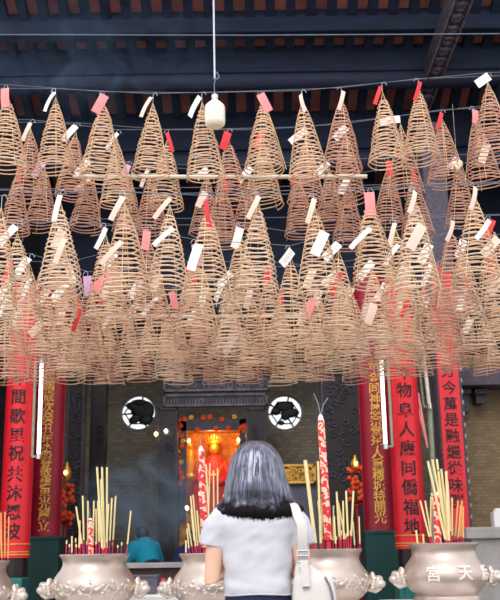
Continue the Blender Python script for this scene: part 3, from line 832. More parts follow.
# thick dragon joss sticks
def joss(iu, ub, vb, ut, vt, wpx, label, horns=False, dy=-.05):
    t_u, q = urns[iu]; A = P(ub, vb, UY + dy); A.z = q.z - .03; B = P(ut, vt, UY + dy + .03); d = B - A; r = wpx / 2 / 186
    t = thing('dragon_joss_stick', label, 'joss stick', A)
    MB().tube([d * .1, d * .3, d * .6, d * .95], [r, r, r * .98, r * .92], 16).build('paper_wrap', M['dragon'], t)
    MB().tube([(0, 0, 0), d * .1], r * .6, 10).build('stem', M['stem_red'], t)
    MB().tube([d * .95, d * .985, d], [r * .8, r * .55, r * .2], 12).build('white_tip', M['tag_white'], t)
    if horns:
        MB().tube([d * .99, d + Vector((-.012, 0, .06)), d + Vector((-.034, 0, .115))], .004, 6).build('wire_horn', M['wire'], t)
        MB().tube([d * .99, d + Vector((.02, 0, .055)), d + Vector((.045, 0, .09))], .004, 6).build('wire_horn', M['wire'], t)
    else:
        MB().tube([d * .99, d + Vector((-.006, 0, .03)), d + Vector((-.002, 0, .05))], .003, 6).build('wick', M['wire'], t)
joss(2, 205.5, 553, 201, 446, 7.5, 'tall pink and red dragon-patterned joss stick left of the woman\'s hair')
joss(3, 329, 549, 320.5, 414, 8, 'tallest red dragon-patterned joss stick with two wire horns, right of the woman', True)
joss(1, 91.5, 554, 90.5, 518, 5.5, 'short red and white joss stick in the urn left of the woman')
joss(4, 438, 543, 436, 492, 7.5, 'short thick red patterned joss stick in the rightmost urn')

# labels of the sticks: by urn, hue, lean and order
for iu in range(5):
    L = sorted([s for s in sticks if s[1] == iu], key=lambda s: s[3])
    for i, s in enumerate(L):
        h = CAMH  # unused height reference
        ln = 'tall' if s[4] < 480 else ('short' if s[4] > 525 else 'mid-height')
        word = ['first', 'second', 'third', 'fourth', 'fifth', 'sixth', 'seventh', 'eighth', 'ninth', 'tenth', 'eleventh', 'twelfth', 'thirteenth', 'fourteenth',
                'fifteenth', 'sixteenth', 'seventeenth', 'eighteenth', 'nineteenth', 'twentieth', 'twenty-first', 'twenty-second', 'twenty-third', 'twenty-fourth',
                'twenty-fifth', 'twenty-sixth', 'twenty-seventh', 'twenty-eighth'][i]
        s[0]['label'] = '%s %s stick %s, %s from left in %s' % (ln, 'red-stemmed' if s[4] > 525 else HUE[s[5]], dirword(s[3] - s[2]), word, URN_NAME[iu])
        del s[0]['tmp']

# ------------------------------------------------------------------ incense coils
CL, CR_ = .55, .137
def coil_mesh(seed, mat_, turns=18):
    rn = random.Random(seed); N = turns * 26; pts = []
    ph = [rn.uniform(0, 6.28) for _ in range(6)]; st = rn.uniform(0, 6.28)
    lean = rn.uniform(-.02, .02)
    pw = rn.uniform(.74, .84)
    for i in range(N + 1):
        t = i / N; a = st + 2 * PI * turns * t
        r = CR_ * (.14 + .86 * t ** pw) * (1 + .03 * math.sin(3 * a * .37 + ph[0]) + .02 * math.sin(2 * a + ph[1]))
        sag = r * .04 * (abs(math.sin(2 * a)) - .5) + r * .045 * math.sin(a + ph[2] + t * 5) * (1 if seed % 2 else .6)
        z = -.06 - (CL - .06) * t - sag + .004 * math.sin(a * 1.3 + ph[3])
        pts.append((r * math.cos(a) + lean * t, r * math.sin(a) + lean * t * .5, z))
    return MB().tube(pts, .0045, 5).mesh('coil', M[mat_])
def string_mesh(pw=.79):
    mb = MB()
    for k in range(4):
        a = k * PI / 2
        pts = [(0, 0, 0)]
        for i in range(0, 11):
            t = i / 10; r = (CR_ * (.14 + .86 * t ** pw)) * 1.02
            pts.append((r * math.cos(a), r * math.sin(a), -.06 - (CL - .06) * t))
        mb.tube(pts, .0021, 4)
    mb.tube([(0, 0, 0), (0, 0, -.3)], .0012, 4)
    return mb.mesh('strings', M['string'])
def hook_mesh(s_):
    pts = [(0, 0, -.01), (0, 0, .03), (0, 0, .058)] + [(s_ * (.013 - .013 * math.cos(a)), 0, .058 + .014 * math.sin(a)) for a in [.5, 1.0, 1.57, 2.1, 2.7]] + [(s_ * .034, 0, .045)]
    return MB().tube(pts, .0019, 5).mesh('hook', M['hook'])
def tag_mesh(m_, wd=.058, L=.155, bend=.010):
    n_ = 6; vs = []; fs = []
    for lay in (0, 1):
        for i in range(n_ + 1):
            t = i / n_; y = -bend * math.sin(t * 2.6) + lay * .0012
            for s_ in (-1, 1): vs.append((s_ * wd / 2, y, -L * t))
    k = 2 * (n_ + 1)
    for i in range(n_):
        a = 2 * i; fs += [(a, a + 1, a + 3, a + 2), (k + a, k + a + 2, k + a + 3, k + a + 1), (a, a + 2, k + a + 2, k + a), (a + 1, k + a + 1, k + a + 3, a + 3)]
    fs += [(0, k, k + 1, 1), (2 * n_, 2 * n_ + 1, k + 2 * n_ + 1, k + 2 * n_)]
    return MB().add(vs, fs).mesh('paper_tag', M[m_])
COIL = {c: [coil_mesh(s, c, tn) for s, tn in ((1, 18), (2, 17), (3, 19), (4, 18), (5, 17))] for c in ('coil', 'coil_rose', 'coil_pale')}
STR = string_mesh(); HOOK = [hook_mesh(1), hook_mesh(-1)]
TAGS = {}
for c in ('white', 'cream', 'pink', 'red', 'lilac'):
    TAGS[c, 'w'] = tag_mesh('tag_' + c); TAGS[c, 'n'] = tag_mesh('tag_' + c, .030, .165, .016); TAGS[c, 's'] = tag_mesh('tag_' + c, .055, .11, .008)
def writing_mesh():
    mb = MB(); rn = random.Random(5)
    for k in range(7):
        z = -.022 - k * .016
        mb.tube([(-.012 + rn.uniform(-.003, .003), -.0018 - .010 * math.sin(-z / .155 * 2.6), z), (.010, -.0018 - .010 * math.sin(-z / .155 * 2.6), z + rn.uniform(-.008, .008))], .0008, 4)
    return mb.mesh('handwriting', M['ink'])
WRITE = writing_mesh()
rc = random.Random(77)
ORD = ['leftmost', 'second from left', 'third from left', 'fourth from left', 'fifth from left', 'sixth from left', 'seventh from left', 'eighth from left', 'ninth from left',
       'tenth from left', 'eleventh from left', 'twelfth from left', 'thirteenth from left', 'fourteenth from left', 'fifteenth from left']
def coil(u, v, Y, colr, tg=None, dx=0, dv=20, kind='w', size=1.0, tilt=None, write=False, extra=None):
    """one hanging coil: (u, v) is where its hook meets the wire"""
    q = P(u, v, Y) - Vector((0, 0, .068 * size))
    t = thing('incense_coil', '', 'incense coil', q, rc.uniform(0, 6.28))
    tl = R(rc.uniform(-3, 3)) if tilt is None else R(tilt)
    t.rotation_euler = (R(rc.uniform(-2.5, 2.5)), tl, rc.uniform(-.5, .5)); t.scale = (size * rc.uniform(.93, 1.06), size * rc.uniform(.93, 1.06), size * rc.uniform(.97, 1.04))
    c = link('coil', rc.choice(COIL[colr]), t); c.rotation_euler = (0, 0, rc.uniform(0, 6.28))
    s_ = link('strings', STR, t); s_.rotation_euler = (0, 0, rc.uniform(0, 1.57))
    h = link('hook', HOOK[rc.random() < .5], t); h.scale = (1 / t.scale.x, 1, 1)
    if tg:
        g = link('paper_tag', TAGS[tg, kind], t, (0, -.03, .03))
        ang = math.atan2(-dx, max(dv, .01)); g.rotation_euler = (R(rc.uniform(-12, 4)), ang, R(rc.uniform(-25, 25)))
        if write:
            wr = link('handwriting', WRITE, g)
    if extra:
        zt_ = rc.uniform(-.30, -.12); tt = (-.035 - zt_) / (CL - .035); t.rotation_euler.z *= .4
        rr_ = CR_ * (.14 + .86 * min(1, tt + .28) ** .79) + .012
        g = link('paper_tag', TAGS[extra, rc.choice('wwn')], t, (rc.uniform(-.03, .05), -rr_, zt_)); g.rotation_euler = (R(rc.uniform(-6, 6)), R(rc.uniform(15, 50)), R(rc.uniform(-15, 15)))
    return t
def row(Y, items, rowname, wlabel, size=1.0, extras=0.0):
    items = sorted(items, key=lambda a: a[0]); out = []
    xs = [P(it[0], it[1], Y).x for it in items]
    split = any(b_ - a_ < .285 for a_, b_ in zip(xs, xs[1:]))
    for i, it in enumerate(items):
        u, v, colr = it[:3]; kw = {}
        if len(it) > 3: kw = dict(tg=it[3], dx=it[4], dv=it[5], kind=it[6] if len(it) > 6 else 'w')
        if len(it) > 7: kw.update(it[7])
        kw.setdefault('size', size)
        if rc.random() < extras: kw['extra'] = rc.choice(['white', 'white', 'cream', 'cream', 'red', 'pink'])
        o = coil(u, v, Y + (.3 if split and i % 2 else 0), colr, **kw)
        tone = {'coil': 'tan', 'coil_rose': 'reddish', 'coil_pale': 'light'}[colr]
        tgs = {None: 'untagged', 'white': 'white tag', 'cream': 'cream tag', 'pink': 'pink tag', 'red': 'red tag', 'lilac': 'lilac tag'}[kw.get('tg')]
        o['label'] = '%s cone incense coil, %s, %s in the %s' % (tone, tgs, ORD[i], rowname)
        o['group'] = 'incense coils in the ' + rowname
    for par in ((0, 1) if split else (0,)):
        its = items[par::2] if split else items; Yw = Y + .3 * par
        pts = [P(its[0][0] - 330, its[0][1] - 3, Yw)] + [P(it[0], it[1], Yw) + Vector((0, 0, .002)) for it in its] + [P(its[-1][0] + 330, its[-1][1] - 12, Yw)]
        tag(MB().tube(pts, .0022, 5).build('wire', M['wire']), wlabel.replace('thin wire', 'thin back wire' if par else ('thin front wire' if split else 'thin wire')), 'wire', 'wires carrying the coils')
W_, C_, K_, D_, L_ = 'white', 'cream', 'pink', 'red', 'lilac'
c0, c1, c2 = 'coil', 'coil_rose', 'coil_pale'
row(5.9, [(8, 85, c0, K_, 2, 20), (56, 89, c0, W_, -8, 20, 'n'), (104, 92, c0, K_, -8, 20), (153, 94, c0, C_, -9, 24, 'n'), (202, 93, c0, W_, -19, 20), (262, 91, c0, K_, 8, 21),
          (302, 91, c0, C_, 9, 26, 'n'), (341, 88, c1, C_, -8, 28, 'n'), (382, 83, c0, D_, -10, 25, 'n'), (418, 79, c0, D_, -8, 22, 'n'), (487, 73, c1, W_, -18, 14)],
    'topmost row', 'thin wire carrying the topmost line of coils', extras=0)
row(6.55, [(31, 120, c1, C_, -9, 24, 'n'), (76, 123, c1, W_, -17, 20), (117, 130, c0, W_, -11, 18, 'n'), (168, 130, c0, D_, 7, 22, 'n'), (228, 129, c1, D_, -8, 24), (262, 130, c0, D_, -10, 21),
          (306, 127, c1, W_, -19, 14, 'w', dict(write=True)), (345, 124, c1, W_, -15, 18, 'w', dict(write=True)), (400, 116, c1, W_, -19, 1), (441, 110, c1, D_, -9, 24, 'n'), (474, 107, c1, K_, -2, 18, 's')],
    'second row down', 'thin wire carrying the second line of coils', extras=0.15)
row(7.2, [(18, 163, c1, D_, 3, 20, 'n'), (45, 160, c1, L_, -12, 20), (90, 158, c1, W_, -16, 18), (128, 162, c1, L_, -7, 22), (150, 166, c1, C_, -8, 22, 'n'), (207, 166, c1, W_, -17, 17), (222, 172, c1, D_, 4, 20, 'n'), (250, 165, c1, W_, -16, 20),
          (297, 165, c1, D_, -7, 22, 'n'), (329, 160, c1, W_, -18, 16, 'w', dict(write=True)), (348, 175, c1, W_, -8, 22), (388, 158, c1, D_, 2, 22), (412, 165, c1, D_, 3, 20, 'n'), (458, 155, c1, W_, -10, 12, 's')],
    'third row down', 'thin wire carrying the third line of coils', extras=0.2)
row(5.15, [(2, 196, c0), (61, 191, c2, W_, -4, 20, 'n'), (125, 192, c0, C_, -10, 22, 'n'), (170, 194, c2, C_, -19, 26, 'n'), (207, 196, c0, D_, 2, 16, 'n'), (258, 192, c2, C_, -13, 28, 'n'), (314, 194, c0, C_, -10, 28, 'n'),
           (368, 188, c0, K_, 0, 22), (414, 187, c2, C_, -11, 26, 'n'), (473, 183, c0, C_, -10, 30, 'n')],
    'nearest row', 'thin wire carrying the nearest line of coils', 1.03, extras=0.75)
row(5.8, [(18, 222, c2, W_, -20, 22), (62, 226, c0, C_, -8, 24), (106, 224, c0, W_, -12, 26, 'n'), (148, 226, c1, K_, -6, 30), (196, 240, c0, L_, 2, 20), (240, 224, c0, W_, -8, 26), (290, 246, c0, W_, -19, 22, 'w', dict(write=True)), (338, 240, c0, W_, -18, 20, 'w', dict(write=True)), (395, 219, c0, C_, -7, 23, 'n'),
          (428, 240, c1, W_, -12, 22), (450, 217, c1, C_, -6, 12, 'n'), (490, 216, c0, D_, -9, 20)],
    'row behind the nearest', 'thin wire just behind the nearest line of coils', extras=0.7)
row(6.45, [(30, 254, c0, W_, -12, 20), (70, 262, c0, C_, 8, 22), (117, 250, c0, W_, -18, 22), (88, 272, c1, L_, 2, 20), (160, 270, c0, C_, -8, 22), (188, 262, c1, D_, 5, 16), (232, 268, c2, W_, -16, 18), (268, 262, c0, D_, -5, 20), (312, 266, c0, C_, -9, 24), (340, 268, c0, W_, -20, 16, 'w', dict(write=True)), (372, 258, c2, W_, -18, 20),
          (405, 262, c0, C_, -10, 18), (462, 236, c2, W_, -7, 20), (438, 262, c1, D_, 2, 18), (492, 250, c0, D_, -4, 22)],
    'middle lower row', 'thin wire in the middle of the lower cluster of coils', extras=0.6)
row(7.1, [(10, 278, c0, W_, -10, 22), (48, 286, c2, C_, -10, 22), (80, 290, c0, D_, 6, 26, 'n'), (108, 285, c0, D_, -8, 22, 'n'), (140, 278, c2, W_, -10, 18), (172, 288, c0, K_, 4, 20), (205, 285, c0, W_, -6, 24), (225, 280, c2, W_, -12, 22), (252, 285, c0, C_, -8, 24), (280, 288, c2, D_, -3, 20, 'n'), (318, 286, c0, W_, -8, 20), (352, 284, c2, C_, -12, 22), (386, 280, c0, W_, -14, 22),
          (422, 278, c0, D_, 3, 22, 'n'), (468, 270, c2, D_, -4, 20)],
    'fourth lower row', 'thin wire below the middle of the lower cluster of coils', extras=0.4)
row(7.75, [(22, 305, c1, W_, -10, 22), (64, 306, c0, C_, -4, 22), (96, 308, c1), (128, 305, c0, D_, -8, 20, 'n'), (166, 308, c2), (198, 305, c1, W_, -12, 18), (236, 306, c0), (264, 304, c1, D_, -4, 20, 'n'), (300, 306, c0, W_, -6, 18), (334, 304, c2), (366, 300, c1, C_, -5, 18), (398, 296, c0, W_, 0, 20, 's'), (430, 296, c0), (462, 292, c1, W_, -5, 20), (494, 290, c0)],
    'last row but one', 'thin wire second from farthest, low in the cluster', extras=0.2)
row(8.4, [(5, 315, c1), (40, 318, c1), (74, 316, c0), (110, 318, c1), (146, 316, c1), (180, 318, c0), (214, 316, c1), (246, 318, c1), (282, 316, c0), (316, 315, c1), (350, 314, c1), (384, 312, c0), (414, 310, c1), (448, 308, c1), (482, 306, c1)],
    'farthest row', 'thin farthest wire, lowest in the photo', extras=0)

# white poles between the coils
def pole(u0, u1, v, Y, r, label):
    a, b_ = P(u0, v, Y), P(u1, v, Y)
    o = MB().tube([a, a.lerp(b_, .5) + Vector((0, 0, -.004)), b_], r, 12).build('pole', M['pole']); tag(o, label, 'pole')
pole(73, 367, 176.5, 6.75, .0165, 'pale horizontal pole crossing behind the upper coils')
pole(86, 330, 316, 7.4, .014, 'pale horizontal pole glimpsed through the lower coils')
# long high wires
def wire(u0, v0, u1, v1, Y, label, r=.003):
    a, b_ = P(u0, v0, Y), P(u1, v1, Y); m_ = a.lerp(b_, .5) - Vector((0, 0, .02))
    tag(MB().tube([a, m_, b_], r, 6).build('wire', M['wire']), label, 'wire')
wire(-300, 34, 800, 32, 6.6, 'thin bare wire crossing under the roof, above all the coils', .0042)
wire(-300, 192, 800, 178, 8.2, 'thin bare wire crossing behind the upper coils')
wire(-300, 222, 800, 210, 9.0, 'thin bare wire crossing behind the middle coils')

# pendant lamp
Yp = 5.75
q = P(215, 127, Yp); scl = 1 / 148.0
t = thing('pendant_lamp', 'white bottle-shaped lamp bulb hanging on a thin rod, above the centre', 'lamp', q)
w_ = .068
MB().lathe([(.004, 0), (w_ * .7, .002), (w_ * .93, .016), (w_, .035), (w_, .13), (w_ * .94, .15), (w_ * .6, .175), (.022, .19), (.018, .2)], 32).build('bulb', M['glasswhite'], t)
MB().lathe([(.02, .198), (.024, .202), (.024, .228), (.018, .234), (.008, .238)], 20).build('socket', M['steel'], t)
MB().tube([(0, 0, .236), (-.004, 0, .3), (.004, 0, .35)], .003, 6).build('flex', M['wire'], t)
MB().tube([(.004, 0, .34), (.03, 0, .36), (.02, 0, .39), (-.004, 0, .41)], .004, 6).build('tie', M['wire'], t)
top = P(213, -40, Yp) - q
MB().tube([(.0, 0, .35), top], .008, 8).build('rod', M['steel'], t)

# dried blossom tied to a coil on the right
q = P(457, 165, 6.6)
t = thing('paper_blossom', 'small cream crumpled blossom hanging among the right-hand upper coils', 'blossom', q)
for k in range(5):
    a = k * 1.256
    MB().ell((.022 * math.cos(a) + (.02 if k % 2 else 0), 0, .018 * math.sin(a)), (.022, .008, .018), 10, 6, Matrix.Rotation(a, 3, 'Y')).build('petal', M['petal'], t)
MB().ell((.004, -.006, 0), (.009, .008, .009), 8, 6).build('blossom_heart', M['gold'], t)
MB().tube([(0, 0, 0), (.001, 0, P(457, 104, 6.6).z - q.z)], .001, 4).build('thread', M['string'], t)

# ------------------------------------------------------------------ the woman
WY = 4.5
wx = P(257, 520, WY).x
woman = thing('person', 'woman seen from behind, shoulder-length black hair, white T-shirt, before the urns', 'person', (wx, WY, 0))
def V(x, y, z): return Vector((x, y, z))
# body (skin)
mb = MB()
mb.limb([V(0, .0, 1.25), V(0, .015, 1.36), V(0, .03, 1.42)], (.055, .05, .05))
mb.ell((0, .035, 1.475), (.073, .092, .108), 24, 16); mb.ell((0, .07, 1.41), (.048, .055, .05), 16, 10)
mb.limb([V(0, .125, 1.49), V(0, .145, 1.457)], (.008, .014), 8)
for s_ in (-1, 1):
    mb.ell((s_ * .074, .03, 1.468), (.01, .018, .03), 10, 8)
    mb.ell((s_ * .035, .112, 1.455), (.02, .015, .018), 8, 6)
mb.ell((0, .125, 1.425), (.022, .01, .007), 10, 6); mb.ell((0, .122, 1.412), (.019, .01, .007), 10, 6)
mb.loft([(0, 0, .85, .14, .09), (0, 0, 1.0, .12, .085), (0, 0, 1.15, .13, .085), (0, 0, 1.25, .15, .08), (0, 0, 1.28, .09, .06)], 28)
sh = {}
for s_ in (-1, 1):
    S = V(s_ * .17, 0, 1.235); E = V(s_ * (.21 if s_ < 0 else .214), -.02, .975); Wr = V(s_ * .085, .18, 1.075)
    mb.limb([S, S.lerp(E, .5) + V(s_ * .004, 0, 0), E, E.lerp(Wr, .35) + V(0, 0, -.004), Wr], (.05, .043, .037, .036, .024), 16)
    # palm and fingers, lightly closed around the joss sticks
    d = (V(s_ * .03, .23, 1.11) - Wr).normalized(); Pm = Wr + d * .05
    mb.limb([Wr, Pm], (.024, .03), 12)
    for f_ in range(4):
        up_ = V(0, 0, .030 - .019 * f_); L = (.034, .038, .036, .028)[f_]
        k1 = Pm + d * .022 + up_; k2 = k1 + V(-s_ * L * .75, L * .6, .004); k3 = k2 + V(-s_ * L * .45, -L * .45, 0); k4 = k3 + V(s_ * L * .25, -L * .5, 0)
        mb.limb([Pm + up_ * .6, k1, k2, k3, k4], (.011, .0098, .009, .0082, .0072), 8)
    mb.limb([Wr + d * .015 + V(0, 0, .018), Pm + V(-s_ * .012, 0, .04), Pm + V(-s_ * .03, .012, .058), Pm + V(-s_ * .036, .02, .072)], (.014, .0115, .0095, .008), 8)
o = link('body', fuse(mb, 'body', M['skin'], .0045, 3), woman)
for s_ in (-1, 1):
    MB().ell((s_ * .032, .119, 1.474), (.013, .009, .007), 12, 8).build('eye', M['tag_white'], woman)
    MB().ell((s_ * .032, .1275, 1.474), (.0055, .003, .0055), 10, 6).build('iris', M['ink'], woman)
    MB().tube([(s_ * .016, .126, 1.493), (s_ * .032, .129, 1.498), (s_ * .05, .121, 1.493)], .0025, 6).build('eyebrow', M['ink'], woman)
MB().ell((0, .134, 1.419), (.02, .005, .006), 10, 6).build('lips', M['tag_pink'], woman)
# T-shirt
mb = MB()
mb.loft([(0, .0, .905, .148, .112), (0, 0, .93, .156, .116), (0, 0, 1.0, .152, .110), (0, 0, 1.08, .160, .110), (0, 0, 1.16, .172, .112), (0, -.004, 1.22, .186, .108), (0, -.004, 1.262, .188, .095),
         (0, 0, 1.288, .160, .078, -.05), (0, .0, 1.312, .100, .066, -.05), (0, .005, 1.33, .062, .058)], 44, 2.3)
for s_ in (-1, 1):
    mb.tube([V(s_ * .11, 0, 1.25), V(s_ * .158, 0, 1.243), V(s_ * .186, -.003, 1.205), V(s_ * .201, -.005, 1.165), V(s_ * .211, -.007, 1.118)], (.055, .066, .066, .061, .059), 20)
me = fuse(mb, 'tshirt', M['shirt'], .007, 5)
for v in me.vertices:                       # soft folds in the cloth
    c = v.co; k = noise.noise(V(c.x * 7 + c.z * 4, c.y * 7, c.z * 11)); k2 = noise.noise(V(c.x * 16 - c.z * 12, c.y * 14, c.z * 20 + 5))
    amp = .013 * min(1, max(.25, (1.27 - c.z) * 4)); nrm = v.normal
    c += nrm * (k * amp + k2 * .006)
    if c.z < 1.0: c += nrm * .004 * math.sin(c.z * 110 + c.x * 25) * (1.0 - c.z) * 6
o = link('tshirt', me, woman)
hm = MB()
for (zz, rx, ry) in ((.912, .153, .117),):
    hm.tube([(rx * math.copysign(abs(math.cos(a)) ** .87, math.cos(a)), ry * math.copysign(abs(math.sin(a)) ** .87, math.sin(a)), zz + .003 * math.sin(3 * a)) for a in [2 * PI * k / 60 for k in range(60)]], .0035, 6, closed=True)
hm.build('shirt_hem', M['shirt'], woman)
# trousers and shoes
mb = MB(); mb.loft([(0, 0, .78, .165, .125), (0, 0, .86, .16, .12), (0, 0, .93, .142, .103)], 36)
for s_ in (-1, 1): mb.limb([V(s_ * .085, 0, .78), V(s_ * .088, .01, .48), V(s_ * .09, -.01, .1)], (.095, .062, .048))
link('trousers', fuse(mb, 'trousers', M['jeans'], .01, 4), woman)
for s_ in (-1, 1):
    m2 = MB(); m2.limb([V(s_ * .09, -.03, .045), V(s_ * .092, .06, .038), V(s_ * .095, .14, .03)], (.042, .038, .028)); m2.box((s_ * .092, .05, .009), (.08, .25, .018)); m2.build('shoe', M['shoe'], woman)

# hair
HP = [(1.594, .004, .004), (1.590, .036, .036), (1.575, .066, .066), (1.550, .090, .090), (1.515, .109, .106), (1.475, .120, .118), (1.43, .129, .128), (1.395, .139, .136), (1.37, .145, .138), (1.345, .149, .132), (1.32, .162, .126), (1.298, .184, .132), (1.280, .198, .138), (1.266, .196, .128), (1.250, .178, .112)]
def hair_pt(th, t, off=0.0):
    """th 0 = back of the head, t 0 crown .. 1 tips"""
    f = t * (len(HP) - 1); i = min(int(f), len(HP) - 2); f -= i
    z = HP[i][0] * (1 - f) + HP[i + 1][0] * f; rx = HP[i][1] * (1 - f) + HP[i + 1][1] * f; ry = HP[i][2] * (1 - f) + HP[i + 1][2] * f
    x = math.sin(th) * (rx + off); y = -math.cos(th) * (ry + off)
    if math.cos(th) < 0: y = -math.cos(th) * (min(ry, .1) + off)
    f_ = max(0, (1.42 - z) / .16); x += .012 * min(1, f_)
    if z < 1.32: z -= (1.32 - z) * .45 * (abs(math.cos(th)) - .55)
    return V(x, y + .025, z)
def tend(th):
    """how far down the hair reaches at this angle: open over the face"""
    a = abs(((th + PI) % (2 * PI)) - PI)
    if a > R(140): return .36
    if a > R(118): return .36 + (.62) * (R(140) - a) / R(22)
    return 1.0
mb = MB(); NT, NZ = 300, 40; vs = []
for i in range(NT):
    th = 2 * PI * i / NT
    lock = noise.noise(V(math.sin(th) * 5, math.cos(th) * 5, 3.3)); fine = noise.noise(V(math.sin(th) * 16, math.cos(th) * 16, 1))
    for j in range(NZ + 1):
        t = j / NZ * tend(th)
        grow = min(1, t * 2.2)
        wob = noise.noise(V(math.sin(th + .25 * math.sin(t * 3)) * 13, math.cos(th) * 13, t * 2.0)); fn = noise.noise(V(math.sin(th) * 45, math.cos(th) * 45, t * 1.6))
        p_ = hair_pt(th + .03 * math.sin(t * 5 + lock * 5), t, grow * (.005 * wob + .0028 * fn + .004 * lock))
        if t > .8: p_.z += (t - .8) / .2 * (.026 * lock + .020 * fine)
        vs.append(p_)
fs = [(i * (NZ + 1) + j, ((i + 1) % NT) * (NZ + 1) + j, ((i + 1) % NT) * (NZ + 1) + j + 1, i * (NZ + 1) + j + 1) for i in range(NT) for j in range(NZ)]
mb.add(vs, fs)
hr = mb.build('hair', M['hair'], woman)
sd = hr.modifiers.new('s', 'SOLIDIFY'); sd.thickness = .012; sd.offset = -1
rh = random.Random(4); mb = MB()
for i in range(900):
    th = rh.uniform(-2.35, 2.35); a0 = rh.uniform(.02, .3); e = tend(th) * rh.uniform(.9, 1.07); e = min(e, 1.0)
    wv_ = rh.uniform(-.05, .05); f2 = rh.uniform(1, 4); o2 = rh.uniform(.0, .0075); cl = rh.uniform(-.02, .012)
    pts = []
    n_ = 13
    for k in range(n_):
        t = a0 + (e - a0) * k / (n_ - 1)
        p_ = hair_pt(th + wv_ * math.sin(t * f2 + a0 * 9), t, min(1, t * 2) * o2 + .0005)
        if k > n_ - 4: p_.z += (k - n_ + 4) * cl * .45; p_ += V(math.sin(th), -math.cos(th), 0) * (k - n_ + 4) * .0022
        pts.append(p_)
    r0 = rh.uniform(.0012, .003)
    mb.tube(pts, [r0 * (.5 + .5 * min(1, k / 3)) * (1 if k < n_ - 3 else (n_ - k) / 3.6) for k in range(n_)], 4, cap=False)
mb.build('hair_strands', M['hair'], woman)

# white shoulder bag
bagY = WY - .02
def PW(u, v, Y=WY): return P(u, v, Y)
bq = PW(313, 640, WY - .1)
bag = thing('handbag', 'white leather shoulder bag with silver buckle hanging at the woman\'s right side', 'bag', (bq.x, WY - .06, bq.z))
def L_(u, v, dy=0): return PW(u, v, WY - .06 + dy) - bag.location
mb = MB(); secs = [(640, 291, 339, .055), (615, 291, 338, .056), (600, 291.5, 336.5, .054), (590, 292.5, 335, .052), (582, 293, 333.5, .048), (578.5, 293.5, 332, .044), (577, 294, 328, .04), (572, 294.5, 321, .03), (567, 295, 314, .022), (563.5, 296, 308.5, .014)]
rings = []
for v, a, b_, ry in secs:
    p0, p1 = L_(a, v), L_(b_, v); rings.append(((p0.x + p1.x) / 2, 0, (p0.z + p1.z) / 2, (p1.x - p0.x) / 2, ry))
mb.loft(rings, 36, 3.2); mb.build('bag_body', M['leather'], bag)
g = MB(); g.tube([L_(325, 577, -.040), L_(329, 584, -.048), L_(332, 593, -.05), L_(334, 608, -.052)], .008, 8, flat=.5)
g.build('side_gusset', M['gusset'], bag)
# strap: band over the shoulder
def band(pts, wd, th=.004):
    mb = MB(); vs = []; fs = []
    for p_, ax in pts:
        ax = Vector(ax).normalized(); nn = Vector((0, -1, 0)) if len(vs) < 9999 else None
        for sx, sy in ((-1, 0), (1, 0), (1, 1), (-1, 1)): vs.append(Vector(p_) + ax * wd / 2 * sx)
    # give thickness along local normal
    n_ = len(pts)
    for i in range(n_):
        a = Vector(pts[max(0, i - 1)][0]); b2 = Vector(pts[min(n_ - 1, i + 1)][0]); tn = (b2 - a).normalized(); nn = tn.cross(Vector(pts[i][1]).normalized()).normalized()
        vs[4 * i + 2] += nn * th; vs[4 * i + 3] += nn * th
    for i in range(n_ - 1):
        for k in range(4): fs.append((4 * i + k, 4 * i + (k + 1) % 4, 4 * i + 4 + (k + 1) % 4, 4 * i + 4 + k))
    fs += [(0, 1, 2, 3), (4 * n_ - 1, 4 * n_ - 2, 4 * n_ - 3, 4 * n_ - 4)]
    return mb.add(vs, fs)
ws = Vector((wx, WY, 0)) - bag.location
sp_ = [(L_(303.5, 566), (1, 0, 0)), (L_(303, 556, -.045), (1, .0, 0)), (L_(302.5, 540, -.06), (1, 0, 0)), (L_(302, 525, -.066), (1, 0, 0)), (ws + V(.184, -.112, 1.25), (1, 0, -.1)), (ws + V(.176, -.09, 1.287), (1, 0, -.3)), (ws + V(.168, -.04, 1.315), (1, 0, -.45)), (ws + V(.166, .03, 1.315), (1, 0, -.45)),
       (ws + V(.168, .085, 1.28), (1, 0, -.3)), (ws + V(.18, .115, 1.2), (1, 0, 0)), (ws + V(.21, .12, 1.1), (1, 0, 0)), (L_(306, 566, .03), (1, 0, 0))]
band(sp_, .044).build('strap', M['leather'], bag)
p_ = L_(303, 556, -.05); mb = MB()
def rect_ring(c, w1, h1, r): return [c + V(a * w1 / 2, 0, b2 * h1 / 2) for a, b2 in ((-1, -1), (1, -1), (1, 1), (-1, 1))]
for dz in (.012, -.035):
    c = p_ + V(0, -.002, dz)
    for a, b2 in zip(rect_ring(c, .05, .022, 0), rect_ring(c, .05, .022, 0)[1:] + rect_ring(c, .05, .022, 0)[:1]): mb.tube([a, b2], .003, 6)
mb.build('buckle', M['steel'], bag)
q0 = L_(305, 570, -.055); q1 = L_(306, 587, -.06)
band([(L_(303.5, 560, -.052), (1, 0, 0)), (q0, (1, 0, 0)), (q1, (1, 0, 0))], .036, .005).build('strap_tab', M['leather'], bag)
MB().box(q1 + V(0, -.004, -.001), (.028, .008, .007)).build('tab_rivet', M['gusset'], bag, smooth=False)

# the joss sticks she holds
t = thing('held_incense', 'bundle of yellow incense sticks held in front of the woman', 'incense stick', (wx, WY + .24, 1.10))
for k in range(3): MB().tube([(-.004 + .004 * k, 0, -.05), (-.006 + .006 * k, .02, .22)], .0018, 6).build('incense', M['yellow'], t)

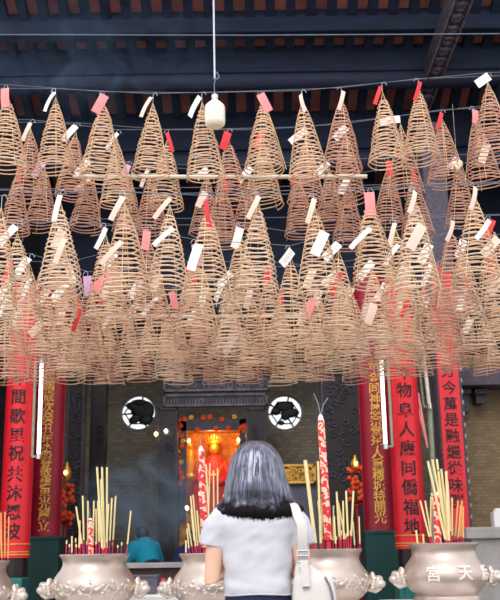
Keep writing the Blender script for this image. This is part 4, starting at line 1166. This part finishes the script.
# ------------------------------------------------------------------ drifting incense smoke
def smoke(name, label, c, r_, dens, colr, seedv):
    mb = MB(); mb.ell((0, 0, 0), r_, 24, 14)
    o = mb.build(name, M['tag_white'], loc=c)
    m_ = bpy.data.materials.new(name); m_.use_nodes = True; nt = m_.node_tree; nt.nodes.clear(); N = nt.nodes; L = nt.links
    out = N.new('ShaderNodeOutputMaterial'); pv = N.new('ShaderNodeVolumePrincipled')
    pv.inputs['Color'].default_value = (*colr, 1); pv.inputs['Anisotropy'].default_value = .1
    tc = N.new('ShaderNodeTexCoord'); mp = N.new('ShaderNodeMapping'); mp.inputs['Location'].default_value = (seedv, seedv, 0)
    nz = N.new('ShaderNodeTexNoise'); nz.inputs['Scale'].default_value = 2.6; nz.inputs['Detail'].default_value = 3; nz.inputs['Distortion'].default_value = 1.4
    mr = N.new('ShaderNodeMapRange'); mr.inputs[1].default_value = .42; mr.inputs[2].default_value = .75; mr.inputs[4].default_value = dens
    L.new(tc.outputs['Object'], mp.inputs[0]); L.new(mp.outputs[0], nz.inputs['Vector']); L.new(nz.outputs[0], mr.inputs[0])
    # thins out towards its edge
    ln = N.new('ShaderNodeVectorMath'); ln.operation = 'DIVIDE'; ln.inputs[1].default_value = r_
    le = N.new('ShaderNodeVectorMath'); le.operation = 'LENGTH'; m2 = N.new('ShaderNodeMapRange'); m2.inputs[1].default_value = .35; m2.inputs[2].default_value = 1; m2.inputs[3].default_value = 1; m2.inputs[4].default_value = 0
    mu = N.new('ShaderNodeMath'); mu.operation = 'MULTIPLY'
    L.new(tc.outputs['Object'], ln.inputs[0]); L.new(ln.outputs[0], le.inputs[0]); L.new(le.outputs['Value'], m2.inputs[0])
    L.new(mr.outputs[0], mu.inputs[0]); L.new(m2.outputs[0], mu.inputs[1]); L.new(mu.outputs[0], pv.inputs['Density']); L.new(pv.outputs[0], out.inputs['Volume'])
    o.data.materials.clear(); o.data.materials.append(m_); o['kind'] = 'stuff'; tag(o, label, 'smoke'); return o
smoke('incense_smoke', 'blue wisps of incense smoke drifting between the left urns', P(150, 500, 10.2), (.85, .5, .55), 3.2, (.5, .72, 1.0), 3)
smoke('incense_smoke', 'blue haze of incense smoke under the roof at the upper left', P(70, 55, 9.9), (2.3, .45, 1.1), .5, (.4, .64, 1.0), 9)
